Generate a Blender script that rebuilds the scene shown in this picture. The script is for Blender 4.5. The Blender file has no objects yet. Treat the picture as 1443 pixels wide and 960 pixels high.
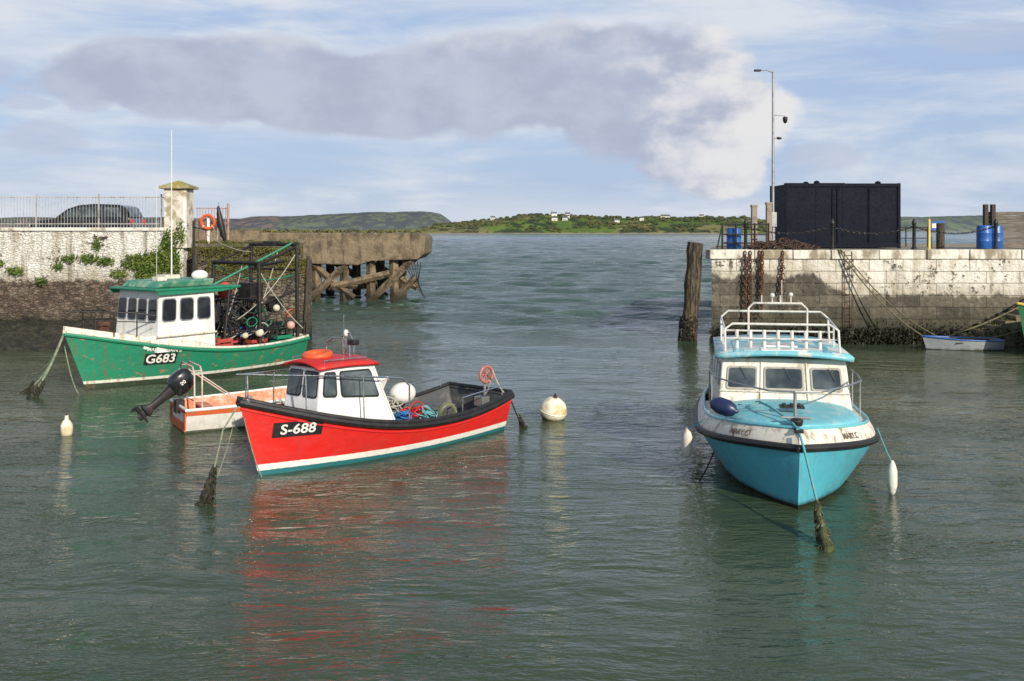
import bpy, math, random
import numpy as np
from mathutils import Vector, Matrix, noise
random.seed(7)
V=Vector
scn=bpy.context.scene
# ------------------------------------------------------------------ node helpers
class T:
    def __init__(s,nt): s.nt=nt
    def n(s,typ,**k):
        nd=s.nt.nodes.new(typ)
        for a,b in k.items(): setattr(nd,a,b)
        return nd
    def put(s,inp,v):
        if isinstance(v,bpy.types.NodeSocket): s.nt.links.new(v,inp)
        else:
            if hasattr(inp.default_value,'__len__') and isinstance(v,(tuple,list)) and len(inp.default_value)==4 and len(v)==3: v=(*v,1)
            inp.default_value=v
    def obj(s,scale=(1,1,1),loc=(0,0,0)):
        tc=s.n('ShaderNodeTexCoord'); mp=s.n('ShaderNodeMapping')
        mp.inputs['Scale'].default_value=scale; mp.inputs['Location'].default_value=loc
        s.nt.links.new(tc.outputs['Object'],mp.inputs['Vector']); return mp.outputs[0]
    def noise(s,vec,scale,detail=4,rough=.55,dist=0):
        n=s.n('ShaderNodeTexNoise'); s.put(n.inputs['Vector'],vec); s.put(n.inputs['Scale'],scale)
        n.inputs['Detail'].default_value=detail; n.inputs['Roughness'].default_value=rough; n.inputs['Distortion'].default_value=dist
        return n.outputs['Fac']
    def noisec(s,vec,scale,detail=3):
        n=s.n('ShaderNodeTexNoise'); s.put(n.inputs['Vector'],vec); s.put(n.inputs['Scale'],scale); n.inputs['Detail'].default_value=detail
        return n.outputs['Color']
    def rng(s,v,a,b,c=0,d=1,smooth=True):
        m=s.n('ShaderNodeMapRange'); m.clamp=True
        if smooth: m.interpolation_type='SMOOTHSTEP'
        s.put(m.inputs[0],v); s.put(m.inputs[1],a); s.put(m.inputs[2],b); s.put(m.inputs[3],c); s.put(m.inputs[4],d); return m.outputs[0]
    def m(s,op,a,b=0.0,c=None):
        x=s.n('ShaderNodeMath',operation=op); s.put(x.inputs[0],a); s.put(x.inputs[1],b)
        if c is not None: s.put(x.inputs[2],c)
        return x.outputs[0]
    def mix(s,f,a,b,blend='MIX'):
        x=s.n('ShaderNodeMix',data_type='RGBA',blend_type=blend); s.put(x.inputs[0],f); s.put(x.inputs[6],a); s.put(x.inputs[7],b); return x.outputs[2]
    def sep(s,v):
        x=s.n('ShaderNodeSeparateXYZ'); s.put(x.inputs[0],v); return x.outputs
    def comb(s,a,b,c):
        x=s.n('ShaderNodeCombineXYZ'); s.put(x.inputs[0],a); s.put(x.inputs[1],b); s.put(x.inputs[2],c); return x.outputs[0]
    def vadd(s,a,b,sc=1):
        x=s.n('ShaderNodeVectorMath',operation='MULTIPLY_ADD'); s.put(x.inputs[0],b); s.put(x.inputs[1],(sc,sc,sc)); s.put(x.inputs[2],a); return x.outputs[0]
    def bump(s,h,strength=1,dist=1):
        x=s.n('ShaderNodeBump'); s.put(x.inputs['Height'],h); s.put(x.inputs['Strength'],strength); s.put(x.inputs['Distance'],dist); return x.outputs[0]
def newmat(name):
    m=bpy.data.materials.new(name); m.use_nodes=True; t=T(m.node_tree); t.b=m.node_tree.nodes['Principled BSDF']; return m,t
def P(name,c1,c2=None,scale=3,lo=.45,hi=.7,rough=.5,metal=0,bump=0,bscale=25,stretch=(1,1,1),spec=.5,coat=0):
    m,t=newmat(name); b=t.b
    if c2 is None: c2=tuple(x*.6 for x in c1)
    v=t.obj(stretch); f=t.rng(t.noise(v,scale,6,.65,.3),lo,hi)
    col=t.mix(f,c1,c2)
    f2=t.rng(t.noise(t.obj(),scale*6,4),.3,.75)
    col=t.mix(t.m('MULTIPLY',f2,.22),col,tuple(x*.45 for x in c1))
    t.put(b.inputs['Base Color'],col)
    t.put(b.inputs['Roughness'],t.rng(f2,0,1,max(.03,rough-.08),min(1,rough+.15),False)); b.inputs['Metallic'].default_value=metal
    b.inputs['Specular IOR Level'].default_value=spec; b.inputs['Coat Weight'].default_value=coat
    if bump: t.put(b.inputs['Normal'],t.bump(t.noise(t.obj(),bscale,5),1,bump))
    return m
# ------------------------------------------------------------------ mesh builder
class MB:
    def __init__(s): s.v=[]; s.f=[]
    def add(s,vs,fs):
        o=len(s.v); s.v+=[tuple(p) for p in vs]; s.f+=[tuple(i+o for i in f) for f in fs]; return s
    def box(s,x0,x1,y0,y1,z0,z1,M=None):
        vs=[V((x,y,z)) for z in(z0,z1) for y in(y0,y1) for x in(x0,x1)]
        if M: vs=[M@p for p in vs]
        return s.add(vs,[(0,2,3,1),(4,5,7,6),(0,1,5,4),(2,6,7,3),(0,4,6,2),(1,3,7,5)])
    def tube(s,pts,r,n=8,closed=False):
        pts=[V(p) for p in pts]; k=len(pts)
        rs=r if isinstance(r,(list,tuple)) else [r]*k
        vs=[]; prev=None
        for i,p in enumerate(pts):
            if closed: d=pts[(i+1)%k]-pts[i-1]
            else: d=pts[min(i+1,k-1)]-pts[max(i-1,0)]
            if d.length<1e-9: d=V((0,0,1))
            d.normalize()
            if prev is None:
                a=V((0,0,1)) if abs(d.z)<.9 else V((1,0,0)); x=d.cross(a).normalized()
            else:
                x=(prev-d*prev.dot(d)); x=x.normalized() if x.length>1e-6 else d.orthogonal().normalized()
            prev=x; y=d.cross(x)
            for j in range(n):
                a=2*math.pi*j/n; vs.append(p+(x*math.cos(a)+y*math.sin(a))*rs[i])
        fs=[]
        for i in range(k if closed else k-1):
            for j in range(n):
                a=i*n+j; b=i*n+(j+1)%n; i2=(i+1)%k; fs.append((a,b,i2*n+(j+1)%n,i2*n+j))
        if not closed: fs+= [tuple(reversed(range(n))),tuple((k-1)*n+j for j in range(n))]
        return s.add(vs,fs)
    def lathe(s,prof,c=(0,0,0),n=16,M=None):
        c=V(c); vs=[]
        for r,z in prof:
            for j in range(n):
                a=2*math.pi*j/n; p=V((r*math.cos(a),r*math.sin(a),z)); vs.append((M@p if M else p)+c)
        fs=[(i*n+j,i*n+(j+1)%n,(i+1)*n+(j+1)%n,(i+1)*n+j) for i in range(len(prof)-1) for j in range(n)]
        fs+=[tuple(reversed(range(n))),tuple((len(prof)-1)*n+j for j in range(n))]
        return s.add(vs,fs)
    def ball(s,c,r,sc=(1,1,1),n=14,M=None):
        prof=[(max(.001,math.sin(math.pi*i/n)),-math.cos(math.pi*i/n)) for i in range(n+1)]
        S=Matrix.Diagonal((r*sc[0],r*sc[1],r*sc[2])); return s.lathe(prof,c,n+4,(M@S) if M else S)
    def torus(s,c,R,r,ax=(0,0,1),n=20,m=8):
        q=V(ax).to_track_quat('Z','Y'); return s.tube([V(c)+q@V((R*math.cos(2*math.pi*i/n),R*math.sin(2*math.pi*i/n),0)) for i in range(n)],r,m,True)
    def grid(s,rows):
        nr=len(rows); nc=len(rows[0]); vs=[p for r in rows for p in r]
        return s.add(vs,[(i*nc+j,i*nc+j+1,(i+1)*nc+j+1,(i+1)*nc+j) for i in range(nr-1) for j in range(nc-1)])
    def prism(s,poly,ext):
        n=len(poly); e=V(ext); vs=[V(p) for p in poly]+[V(p)+e for p in poly]
        return s.add(vs,[tuple(reversed(range(n))),tuple(range(n,2*n))]+[(i,(i+1)%n,n+(i+1)%n,n+i) for i in range(n)])
    def patch(s,q,u0,u1,v0,v1,off=.004,th=.012,r=.05):
        a,b,c,d=[V(x) for x in q]; nrm=(b-a).cross(d-a).normalized()
        ru=min(r/(b-a).length,(u1-u0)/2.05); rv=min(r/(d-a).length,(v1-v0)/2.05); pts=[]
        for cu,cv,a0 in((u1-ru,v1-rv,0),(u0+ru,v1-rv,90),(u0+ru,v0+rv,180),(u1-ru,v0+rv,270)):
            for k in range(5):
                an=math.radians(a0+k*22.5); u=cu+ru*math.cos(an); v=cv+rv*math.sin(an)
                pts.append(a*(1-u)*(1-v)+b*u*(1-v)+c*u*v+d*(1-u)*v+nrm*off)
        return s.prism(pts,nrm*th)
    def make(s,name,mat,parent=None,smooth=False,bevel=0,seg=2,auto=None):
        me=bpy.data.meshes.new(name); me.from_pydata(s.v,[],s.f); me.update()
        import bmesh
        bm=bmesh.new(); bm.from_mesh(me); bmesh.ops.recalc_face_normals(bm,faces=bm.faces); bm.to_mesh(me); bm.free()
        o=bpy.data.objects.new(name,me); scn.collection.objects.link(o)
        if mat: me.materials.append(mat)
        if smooth:
            for p in me.polygons: p.use_smooth=True
            try: me.set_sharp_from_angle(angle=math.radians(auto or 40))
            except Exception: pass
        if bevel:
            b=o.modifiers.new('b','BEVEL'); b.width=bevel; b.segments=seg; b.limit_method='ANGLE'; b.angle_limit=math.radians(40)
        if parent: o.parent=parent
        return o
def root(name,loc=(0,0,0),rz=0,rx=0,ry=0):
    e=bpy.data.objects.new(name,None); e.location=loc; e.rotation_euler=(rx,ry,rz); e.empty_display_size=.3; scn.collection.objects.link(e); return e
def sag(a,b,s,n=14):
    a=V(a);b=V(b); return [a.lerp(b,i/n)-V((0,0,s*4*(i/n)*(1-i/n))) for i in range(n+1)]
def text_mesh(st,size):
    cu=bpy.data.curves.new('t','FONT'); cu.body=st; cu.size=size; cu.align_x='CENTER'; cu.align_y='CENTER'; cu.resolution_u=4; cu.offset=size*.02
    o=bpy.data.objects.new('t',cu); scn.collection.objects.link(o); bpy.context.view_layer.update()
    me=o.to_mesh(); vs=[tuple(v.co) for v in me.vertices]; fs=[tuple(p.vertices) for p in me.polygons]; o.to_mesh_clear()
    bpy.data.objects.remove(o); return vs,fs
# ------------------------------------------------------------------ materials
white=P('white_paint',(.8,.79,.74),(.5,.44,.34),2.6,.5,.78,.4,stretch=(1.5,1.5,.5))
white_b=P('white_gelcoat',(.82,.82,.79),(.66,.63,.55),2.4,.53,.8,.25,coat=.3)
cream=P('dirty_cream',(.70,.66,.56),(.36,.30,.2),3.5,.45,.72,.5,stretch=(2,2,.5))
steel=P('stainless',(.62,.62,.62),(.5,.5,.5),4,rough=.22,metal=1)
galv=P('galvanised',(.38,.4,.41),(.25,.27,.28),5,rough=.45,metal=.7)
black=P('black_rubber',(.012,.012,.013),(.025,.025,.025),5,rough=.5)
darkm=P('dark_metal',(.018,.018,.02),(.07,.04,.028),6,.5,.7,.5,metal=.3)
rust=P('rust',(.14,.055,.028),(.05,.028,.02),9,.4,.6,.9,bump=.01)
redp=P('red_paint',(.62,.02,.018),(.5,.03,.025),3,.5,.8,.35)
red_roof=P('roof_red',(.55,.02,.016),(.4,.05,.035),4,.45,.75,.5)
orange=P('orange',(.7,.10,.025),(.55,.1,.035),4,.5,.8,.5)
orangeb=P('boat_orange',(.62,.12,.03),(.45,.14,.07),3,.45,.75,.5)
greenp=P('green_paint',(.015,.22,.12),(.03,.15,.09),3,.45,.75,.4)
turq=P('turquoise',(.14,.5,.58),(.1,.38,.45),2.5,.45,.75,.3,coat=.2)
turq_d=P('turquoise_deck',(.16,.50,.58),(.36,.56,.56),4.5,.46,.7,.42)
navy=P('navy_fender',(.012,.022,.08),(.03,.05,.12),4,rough=.4)
bluep=P('blue_plastic',(.02,.12,.42),(.02,.08,.28),4,rough=.4)
wood=P('weathered_wood',(.09,.07,.05),(.03,.025,.02),5,.35,.65,.9,bump=.03,stretch=(6,6,.6))
woodp=P('pile_wood',(.14,.11,.065),(.018,.015,.012),4,.4,.58,.95,bump=.06,stretch=(5,5,.5))
rope_g=P('rope_green',(.12,.2,.13),(.3,.3,.2),12,.4,.6,.9,bump=.01)
rope_w=P('rope_pale',(.45,.43,.36),(.25,.24,.18),12,rough=.9)
rope_t=P('rope_turq',(.1,.38,.42),(.3,.35,.3),12,rough=.9)
rope_b=P('rope_blue',(.03,.2,.5),(.05,.12,.3),9,rough=.9)
weed=P('seaweed',(.032,.029,.011),(.010,.012,.005),12,.4,.6,.55,bump=.03)
yel=P('yellow_paint',(.7,.5,.05),(.5,.35,.06),5,rough=.5)
glass,t=newmat('window_glass'); t.put(t.b.inputs['Base Color'],t.mix(t.rng(t.noise(t.obj(),1.6,3),.35,.7),(.02,.032,.04),(.11,.135,.14))); t.b.inputs['Roughness'].default_value=.06; t.b.inputs['Specular IOR Level'].default_value=.8
glassd,t=newmat('dark_glass'); t.put(t.b.inputs['Base Color'],t.mix(t.rng(t.noise(t.obj(),2.6,3),.4,.7),(.006,.006,.008),(.025,.025,.027))); t.b.inputs['Roughness'].default_value=.08
buoym,t=newmat('buoy_paint')
o_=t.obj(); sz=t.sep(o_)[2]; c=t.mix(t.rng(t.noise(o_,5,5),.4,.66),(.8,.77,.62),(.55,.45,.24)); c=t.mix(t.rng(t.m('ADD',sz,t.m('MULTIPLY',t.noise(o_,9),.14)),-.10,.05,1,0),c,(.12,.11,.03)); t.put(t.b.inputs['Base Color'],c); t.b.inputs['Roughness'].default_value=.55
def hullmat(name,top,bands,rough=.33,rust_amt=.3,patchc=None,patchlo=.62,patchhi=.7,algc=(.02,.028,.012),algz=.05,fade=.35):
    m,t=newmat(name); o=t.obj(); s=t.sep(o); z=s[2]; zz=t.m('ADD',z,t.m('MULTIPLY',t.m('SUBTRACT',t.noise(o,14,4),.5),.02))
    n1=t.rng(t.noise(o,2.2,6,.6),.4,.75); col=t.mix(t.m('MULTIPLY',n1,.5),top,tuple(x*.7+.03 for x in top))
    col=t.mix(t.m('MULTIPLY',t.rng(t.noise(o,1.1,7,.7),.5,.7),.3),col,tuple(x*.55 for x in top))
    if patchc:
        pf=t.rng(t.noise(t.obj((1,1,1.8)),3.2,8,.7),patchlo,patchhi); col=t.mix(pf,col,patchc)
    for zu,c in reversed(bands):
        col=t.mix(t.rng(zz,zu-.006,zu+.006,1,0,False),col,c)
    st=t.rng(t.noise(t.obj((9,9,.7)),1,5,.6),.50,.72); col=t.mix(t.m('MULTIPLY',st,rust_amt),col,(.16,.08,.035))
    sc=t.rng(t.noise(t.obj((2,2,22)),2,5,.7),.58,.70); col=t.mix(t.m('MULTIPLY',sc,fade),col,tuple(min(1,x*.5+.25) for x in top))
    al=t.rng(t.m('ADD',z,t.m('MULTIPLY',t.noise(o,5,5),.14)),algz,algz+.12,1,0); col=t.mix(t.m('MULTIPLY',al,.88),col,algc)
    t.put(t.b.inputs['Base Color'],col); t.put(t.b.inputs['Roughness'],t.rng(t.noise(o,6,5),.3,.7,rough,rough+.25)); t.put(t.b.inputs['Normal'],t.bump(t.noise(o,3,4),1,.014)); t.b.inputs['Coat Weight'].default_value=.15
    return m
# ------------------------------------------------------------------ hull
class Hull:
    def __init__(s,L,B,zs,zk=-.5,rake=.4,a=2.6,b=1.7,wp=.35,t0=.4,taper=.12):
        s.L,s.B,s.zs,s.zk,s.rake,s.a,s.b,s.wp,s.t0,s.tp=L,B,zs,zk,rake,a,b,wp,t0,taper
    def hb(s,t,z):
        q=max(0,min(1,(z-s.zk)/(s.zs(t)-s.zk))); k=max(0,(t-s.t0)/(1-s.t0)); fs=1-k**s.a; fw=1-k**s.b
        f=fw+(fs-fw)*q**1.3
        if t<s.t0: f*=1-s.tp*((s.t0-t)/s.t0)**2
        return s.B/2*f*q**s.wp
    def x(s,t,z): return t*s.L+s.rake*t**5*(z/s.zs(1))
    def pt(s,t,z,side=1,off=0): return V((s.x(t,z),side*(s.hb(t,z)+off),z))
    def at(s,x,z,side=1,off=0):
        t=x/s.L
        for _ in range(25): t=min(1,(x-s.rake*t**5*z/s.zs(1))/s.L)
        p=s.pt(t,z,side); e=.01; tx=(s.pt(min(1,t+e),z,side)-s.pt(t-e,z,side)); tz=s.pt(t,z,side)-s.pt(t,z-2*e,side)
        n=tx.cross(tz).normalized()
        if n.y*side<0: n=-n
        return p+n*off
    def shell(s,name,mat,par,zmax=None,nt=60,nz=18):
        mb=MB()
        for side in(1,-1):
            rows=[]
            for i in range(nt+1):
                t=1-(1-i/nt)**1.7 ; zt=s.zs(t) if zmax is None else zmax(t)
                rows.append([s.pt(t,s.zk+(zt-s.zk)*(j/nz)**.8,side) for j in range(nz+1)])
            mb.grid(rows)
        zt=s.zs(0) if zmax is None else zmax(0)
        mb.grid([[s.pt(0,s.zk+(zt-s.zk)*(j/nz)**.8,sd) for j in range(nz+1)] for sd in(-1,1)])
        return mb.make(name,mat,par,smooth=True)
    def rail(s,name,mat,par,r=.055,dz=0,off=0,zf=None,n=50,transom=True,t1=1):
        zf=zf or s.zs; mb=MB(); pts=[s.pt(t1*(1-(1-i/n)**1.7),zf(t1*(1-(1-i/n)**1.7))+dz,1,off) for i in range(n+1)]
        rp=[V((p.x,-p.y,p.z)) for p in pts]
        mb.tube(pts,r,8); mb.tube(rp,r,8)
        if transom: mb.tube([pts[0],V((pts[0].x,0,pts[0].z+.0)),rp[0]],r,8)
        return mb.make(name,mat,par,smooth=True)
    def deck(s,name,mat,par,ta,tb,dz=-.03,camber=.06,inset=.02,n=20,m=10,zf=None):
        rows=[]; 
        for i in range(n+1):
            t=ta+(tb-ta)*i/n; z=(zf(t) if zf else s.zs(t)+dz); h=max(0,s.hb(t,min(z,s.zs(t)))-inset)
            rows.append([V((s.x(t,z),h*(2*j/m-1),z+camber*(1-(2*j/m-1)**2)*min(1,h))) for j in range(m+1)])
        return MB().grid(rows).make(name,mat,par,smooth=True)
    def inner(s,name,mat,par,ta,tb,zfl,inset=.09,n=24):
        mb=MB()
        for side in(1,-1):
            rows=[]
            for i in range(n+1):
                t=ta+(tb-ta)*i/n
                rows.append([s.pt(t,s.zs(t),side)]+[V((s.x(t,z),side*max(0,s.hb(t,z)-inset),z)) for z in(s.zs(t)+.005,(s.zs(t)+zfl)/2,zfl)])
            mb.grid(rows)
        for t in(ta,tb):
            if t==ta:
                mb.grid([[V((s.x(t,z)+.06,sd*max(0,s.hb(t,z)-inset),z)) for z in(s.zs(t)+.005,zfl)] for sd in(-1,1)])
                mb.grid([[V((s.x(t,s.zs(t))+dx,sd*s.hb(t,s.zs(t)),s.zs(t)+.006)) for dx in(0,.06)] for sd in(-1,1)])
            else: mb.grid([[V((s.x(t,z),sd*max(0,s.hb(t,min(z,s.zs(t)))-.03),z)) for z in(s.zs(t)-.03,zfl)] for sd in(-1,1)])
        return mb.make(name,mat,par,smooth=True)
    def label(s,par,st,xc,zc,w,h,size,plate=black,ink=white,side=1,slope=0,name='number'):
        if plate:
            rows=[[s.at(xc-side*(u-.5)*w,zc+(v-.5)*h+slope*(u-.5)*w,side,.014) for v in(0,.25,.5,.75,1)] for u in[i/16 for i in range(17)]]
            MB().grid(rows).make(name+'_plate',plate,par)
        vs,fs=text_mesh(st,size)
        vs=[s.at(xc-side*x,zc+y+slope*x,side,.028) for x,y,_ in vs]
        MB().add(vs,fs).make(name+'_letters',ink,par)
def leaves(mb,n,fn,size):
    for _ in range(n):
        p=V(fn()); d=V((random.gauss(0,1),random.gauss(0,1),random.gauss(0,1))).normalized(); e=d.orthogonal().normalized(); g=d.cross(e); k=size*random.uniform(.6,1.4)
        mb.add([p-e*k,p-g*k*.5,p+e*k,p+g*k*.5],[(0,1,2,3)])
def weedlump(mb,a,b,r0,r1,n=60):
    a=V(a);b=V(b); pts=[a.lerp(b,i/8)+V((random.uniform(-.03,.03),random.uniform(-.03,.03),0)) for i in range(9)]
    mb.tube(pts,[(r0+(r1-r0)*(i/8)**1.2)*random.uniform(.5,.85) for i in range(9)],9)
    for _ in range(n*4):
        k=random.random()**.7; p=a.lerp(b,k); r=r0+(r1-r0)*k; an=random.uniform(0,6.28); o=V((math.cos(an),math.sin(an),0))*r*random.uniform(.6,1.15); l=random.uniform(.06,.22)
        mb.tube([p+o*.6,p+o*1.3-V((0,0,l*.5)),p+o*random.uniform(1,1.5)-V((0,0,l))],[.006,.012,.003],4)
# ------------------------------------------------------------------ WATER (real wave geometry + fine ripple bump)
m,t=newmat('water'); o=t.obj()
xyz=t.sep(o); Y=xyz[1]
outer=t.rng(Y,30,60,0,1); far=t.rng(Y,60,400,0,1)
warp=t.vadd(o,t.noisec(t.obj((.25,.25,1)),1,2),1.0)
mp=t.n('ShaderNodeMapping'); mp.inputs['Scale'].default_value=(.42,1.15,1); mp.inputs['Rotation'].default_value=(0,0,math.radians(-9)); t.nt.links.new(warp,mp.inputs[0])
def ridge(v): return t.m('SUBTRACT',1,t.m('ABSOLUTE',t.m('SUBTRACT',t.m('MULTIPLY',v,2),1)))
w1=ridge(t.noise(mp.outputs[0],1.6,2,.5,.3))
w2=t.noise(mp.outputs[0],5.0,3,.6,.3)
w3=t.noise(mp.outputs[0],15,2,.55)
ruff=t.rng(t.noise(t.obj((.10,.2,1)),1,4,.55,.5),.40,.60,.5,1.4)
h=t.m('MULTIPLY',w1,.036); h=t.m('ADD',h,t.m('MULTIPLY',t.m('MULTIPLY',w2,.036),ruff)); h=t.m('ADD',h,t.m('MULTIPLY',t.m('MULTIPLY',w3,.013),ruff))
gust=t.rng(t.noise(t.obj((.035,.14,1)),1,5,.6,.4),.36,.62,.45,1.5)
h=t.m('MULTIPLY',h,t.m('ADD',t.m('MULTIPLY',outer,t.m('MULTIPLY',gust,2.0)),1))
t.put(t.b.inputs['Normal'],t.bump(h,1,1))
big=t.rng(t.noise(t.obj((.05,.12,1)),1,4),.35,.7)
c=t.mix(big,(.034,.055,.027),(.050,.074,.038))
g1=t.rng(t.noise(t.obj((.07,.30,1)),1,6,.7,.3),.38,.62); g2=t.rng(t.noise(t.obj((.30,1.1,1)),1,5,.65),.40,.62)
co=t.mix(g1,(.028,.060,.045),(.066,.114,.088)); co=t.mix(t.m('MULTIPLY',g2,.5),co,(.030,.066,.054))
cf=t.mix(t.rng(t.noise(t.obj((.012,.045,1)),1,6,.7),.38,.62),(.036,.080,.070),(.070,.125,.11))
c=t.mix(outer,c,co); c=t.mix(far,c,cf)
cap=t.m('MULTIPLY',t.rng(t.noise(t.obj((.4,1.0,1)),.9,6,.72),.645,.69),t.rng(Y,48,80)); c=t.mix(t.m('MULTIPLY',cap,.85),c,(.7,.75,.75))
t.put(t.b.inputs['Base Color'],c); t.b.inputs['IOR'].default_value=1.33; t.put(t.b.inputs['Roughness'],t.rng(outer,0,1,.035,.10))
rs=np.random.RandomState(4)
NR,NC=1450,440
yy=7*np.exp(np.linspace(0,math.log(12000/7),NR)); 
u=np.linspace(-1,1,NC); XX=(yy[:,None]*.78+7)*u[None,:]; YY=np.repeat(yy[:,None],NC,1)
dy=np.gradient(yy)[:,None]; dx=(yy[:,None]*.78+7)*2/NC
def fieldz(N,l0,l1,slope,spread,main):
    Z=np.zeros_like(XX)
    for i in range(N):
        lam=l0*(l1/l0)**rs.rand(); th=main+rs.randn()*spread; kx,ky=2*math.pi/lam*math.sin(th),2*math.pi/lam*math.cos(th)
        sp=np.maximum(dy*abs(math.cos(th)),dx*abs(math.sin(th))); att=np.clip((lam/sp-2.0)/1.6,0,1); att=np.where(YY>1500,0,att)
        ph=rs.rand()*6.28; mod=.6+.4*np.sin(XX*kx*.11+YY*ky*.07+ph*3)
        Z+=att*mod*slope*math.sqrt(2/N)*lam/6.283*np.sin(kx*XX+ky*YY+ph+.8*np.sin(.35*XX+.21*YY+ph))
    return Z
wo=np.clip((YY-28)/30,0,1); wo=wo*wo*(3-2*wo)
patch=.7+.3*np.sin(.33*XX+.9*np.sin(.2*YY))*np.sin(.27*YY+1.1*np.sin(.17*XX+1))
ZI=fieldz(46,.45,2.4,.078,.42,.12)*patch; ZO=fieldz(60,1.0,10,.26,.5,.3)
ZZ=ZI*(1-wo)+(ZO+ZI)*wo
co_=np.stack([XX,YY,ZZ],-1).reshape(-1,3)
idx=np.arange(NR*NC).reshape(NR,NC); F4=np.stack([idx[:-1,:-1],idx[:-1,1:],idx[1:,1:],idx[1:,:-1]],-1).reshape(-1,4)
me=bpy.data.meshes.new('harbour_water'); me.vertices.add(len(co_)); me.vertices.foreach_set('co',co_.ravel().astype(np.float32)); nf=len(F4)
me.loops.add(nf*4); me.loops.foreach_set('vertex_index',F4.ravel().astype(np.int32)); me.polygons.add(nf); me.polygons.foreach_set('loop_start',(np.arange(nf)*4).astype(np.int32)); me.polygons.foreach_set('loop_total',np.full(nf,4,dtype=np.int32)); me.polygons.foreach_set('use_smooth',np.ones(nf,dtype=bool)); me.update(calc_edges=True); me.validate()
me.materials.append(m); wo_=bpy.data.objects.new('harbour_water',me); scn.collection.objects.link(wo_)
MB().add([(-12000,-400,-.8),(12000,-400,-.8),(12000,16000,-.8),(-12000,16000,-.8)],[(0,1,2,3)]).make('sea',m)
# ------------------------------------------------------------------ stone materials
def stone(name,mode,c_stone,c_dark,white_z,cover,alg_z=.9,scale=2.2,bw=.9,bh=.42,c_paint=(.8,.78,.71),flo=.98,fhi=1.1,pj=.3,jb=.045,bare=None,mossy=.0):
    m,t=newmat(name); o=t.obj(); s=t.sep(o); X=t.m('ADD',s[0],t.m('MULTIPLY',s[1],.93)); Z=s[2]; v=t.comb(X,Z,0)
    if mode=='brick':
        vv=t.vadd(v,t.noisec(o,1.5),.05); br=t.n('ShaderNodeTexBrick'); t.put(br.inputs['Vector'],vv); br.inputs['Scale'].default_value=1; br.inputs['Brick Width'].default_value=bw; br.inputs['Row Height'].default_value=bh
        br.inputs['Mortar Size'].default_value=.014; br.inputs['Mortar Smooth'].default_value=.5; br.inputs['Color1'].default_value=(.2,.2,.2,1); br.inputs['Color2'].default_value=(.95,.95,.95,1); br.inputs['Mortar'].default_value=(.5,.5,.5,1)
        joint=br.outputs['Fac']; cell=t.sep(br.outputs['Color'])[0]
    else:
        vv=t.vadd(t.comb(X,t.m('MULTIPLY',Z,2.1),0),t.noisec(o,4.5),.22); vo=t.n('ShaderNodeTexVoronoi',feature='DISTANCE_TO_EDGE'); t.put(vo.inputs['Vector'],vv); vo.inputs['Scale'].default_value=scale
        vc=t.n('ShaderNodeTexVoronoi'); t.put(vc.inputs['Vector'],vv); vc.inputs['Scale'].default_value=scale
        joint=t.rng(vo.outputs['Distance'],.0,.16,1,0); cell=t.sep(vc.outputs['Color'])[0]
    n1=t.noise(o,6,6,.65); n2=t.noise(o,1.1,6,.6); n3=t.noise(t.obj((1,1,1)),2.6,7,.7)
    col=t.mix(cell,c_dark,c_stone); col=t.mix(t.m('MULTIPLY',t.rng(n1,.35,.7),.5),col,tuple(x*.5 for x in c_dark)); col=t.mix(t.m('MULTIPLY',joint,.55),col,tuple(x*.3 for x in c_dark))
    col=t.mix(t.m('MULTIPLY',t.rng(n3,.52,.66),.35),col,(.34,.31,.25))
    zz=t.m('ADD',Z,t.m('MULTIPLY',t.m('SUBTRACT',t.noise(t.obj((1.1,1.1,.5)),1.2,7,.7),.5),cover))
    if bare: zz=t.m('SUBTRACT',zz,t.rng(s[0],bare[0],bare[1],bare[2],0))
    pm=t.rng(zz,white_z-.08,white_z+.08); fl=t.rng(t.m('ADD',n1,t.m('MULTIPLY',n2,.9)),flo,fhi,1,.0)
    pm=t.m('MULTIPLY',pm,fl); pc=t.mix(t.rng(t.noise(t.obj((1.4,1.4,.35)),1.5,7,.7),.42,.72),c_paint,(.46,.40,.29)); pc=t.mix(t.m('MULTIPLY',t.rng(t.noise(t.obj((3.0,3.0,.2)),1,6,.65),.52,.70),.8),pc,(.15,.12,.07)); pc=t.mix(t.m('MULTIPLY',joint,pj),pc,(.14,.12,.08)); pc=t.mix(t.m('MULTIPLY',t.rng(cell,0,1),.22),pc,(.45,.41,.33)); pc=t.mix(t.m('MULTIPLY',t.rng(n3,.50,.64),.45),pc,(.40,.38,.31))
    pc=t.mix(t.m('MULTIPLY',t.rng(t.m('ADD',zz,t.m('MULTIPLY',n2,.6)),white_z+.2,white_z+1.0,1,0),.55),pc,(.28,.24,.15))
    if mossy: pc=t.mix(t.m('MULTIPLY',t.rng(t.noise(o,1.7,7,.75),.56,.68),mossy),pc,(.13,.14,.05))
    col=t.mix(pm,col,pc)
    za=t.m('ADD',Z,t.m('MULTIPLY',t.noise(t.obj((1,1,.4)),2,5),.8))
    col=t.mix(t.m('MULTIPLY',t.rng(za,alg_z,alg_z+1.1,1,0),.78),col,(.036,.036,.018)); col=t.mix(t.m('MULTIPLY',t.rng(za,alg_z-.25,alg_z+.2,1,0),.92),col,(.013,.013,.007))
    t.put(t.b.inputs['Base Color'],col); t.b.inputs['Roughness'].default_value=.85
    hgt=t.m('ADD',t.m('MULTIPLY',joint,-jb),t.m('MULTIPLY',n1,.07)); hgt=t.m('ADD',hgt,t.m('MULTIPLY',cell,.03)); hgt=t.m('ADD',hgt,t.m('MULTIPLY',n2,.18)); t.put(t.b.inputs['Normal'],t.bump(hgt,1,1)); return m
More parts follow.
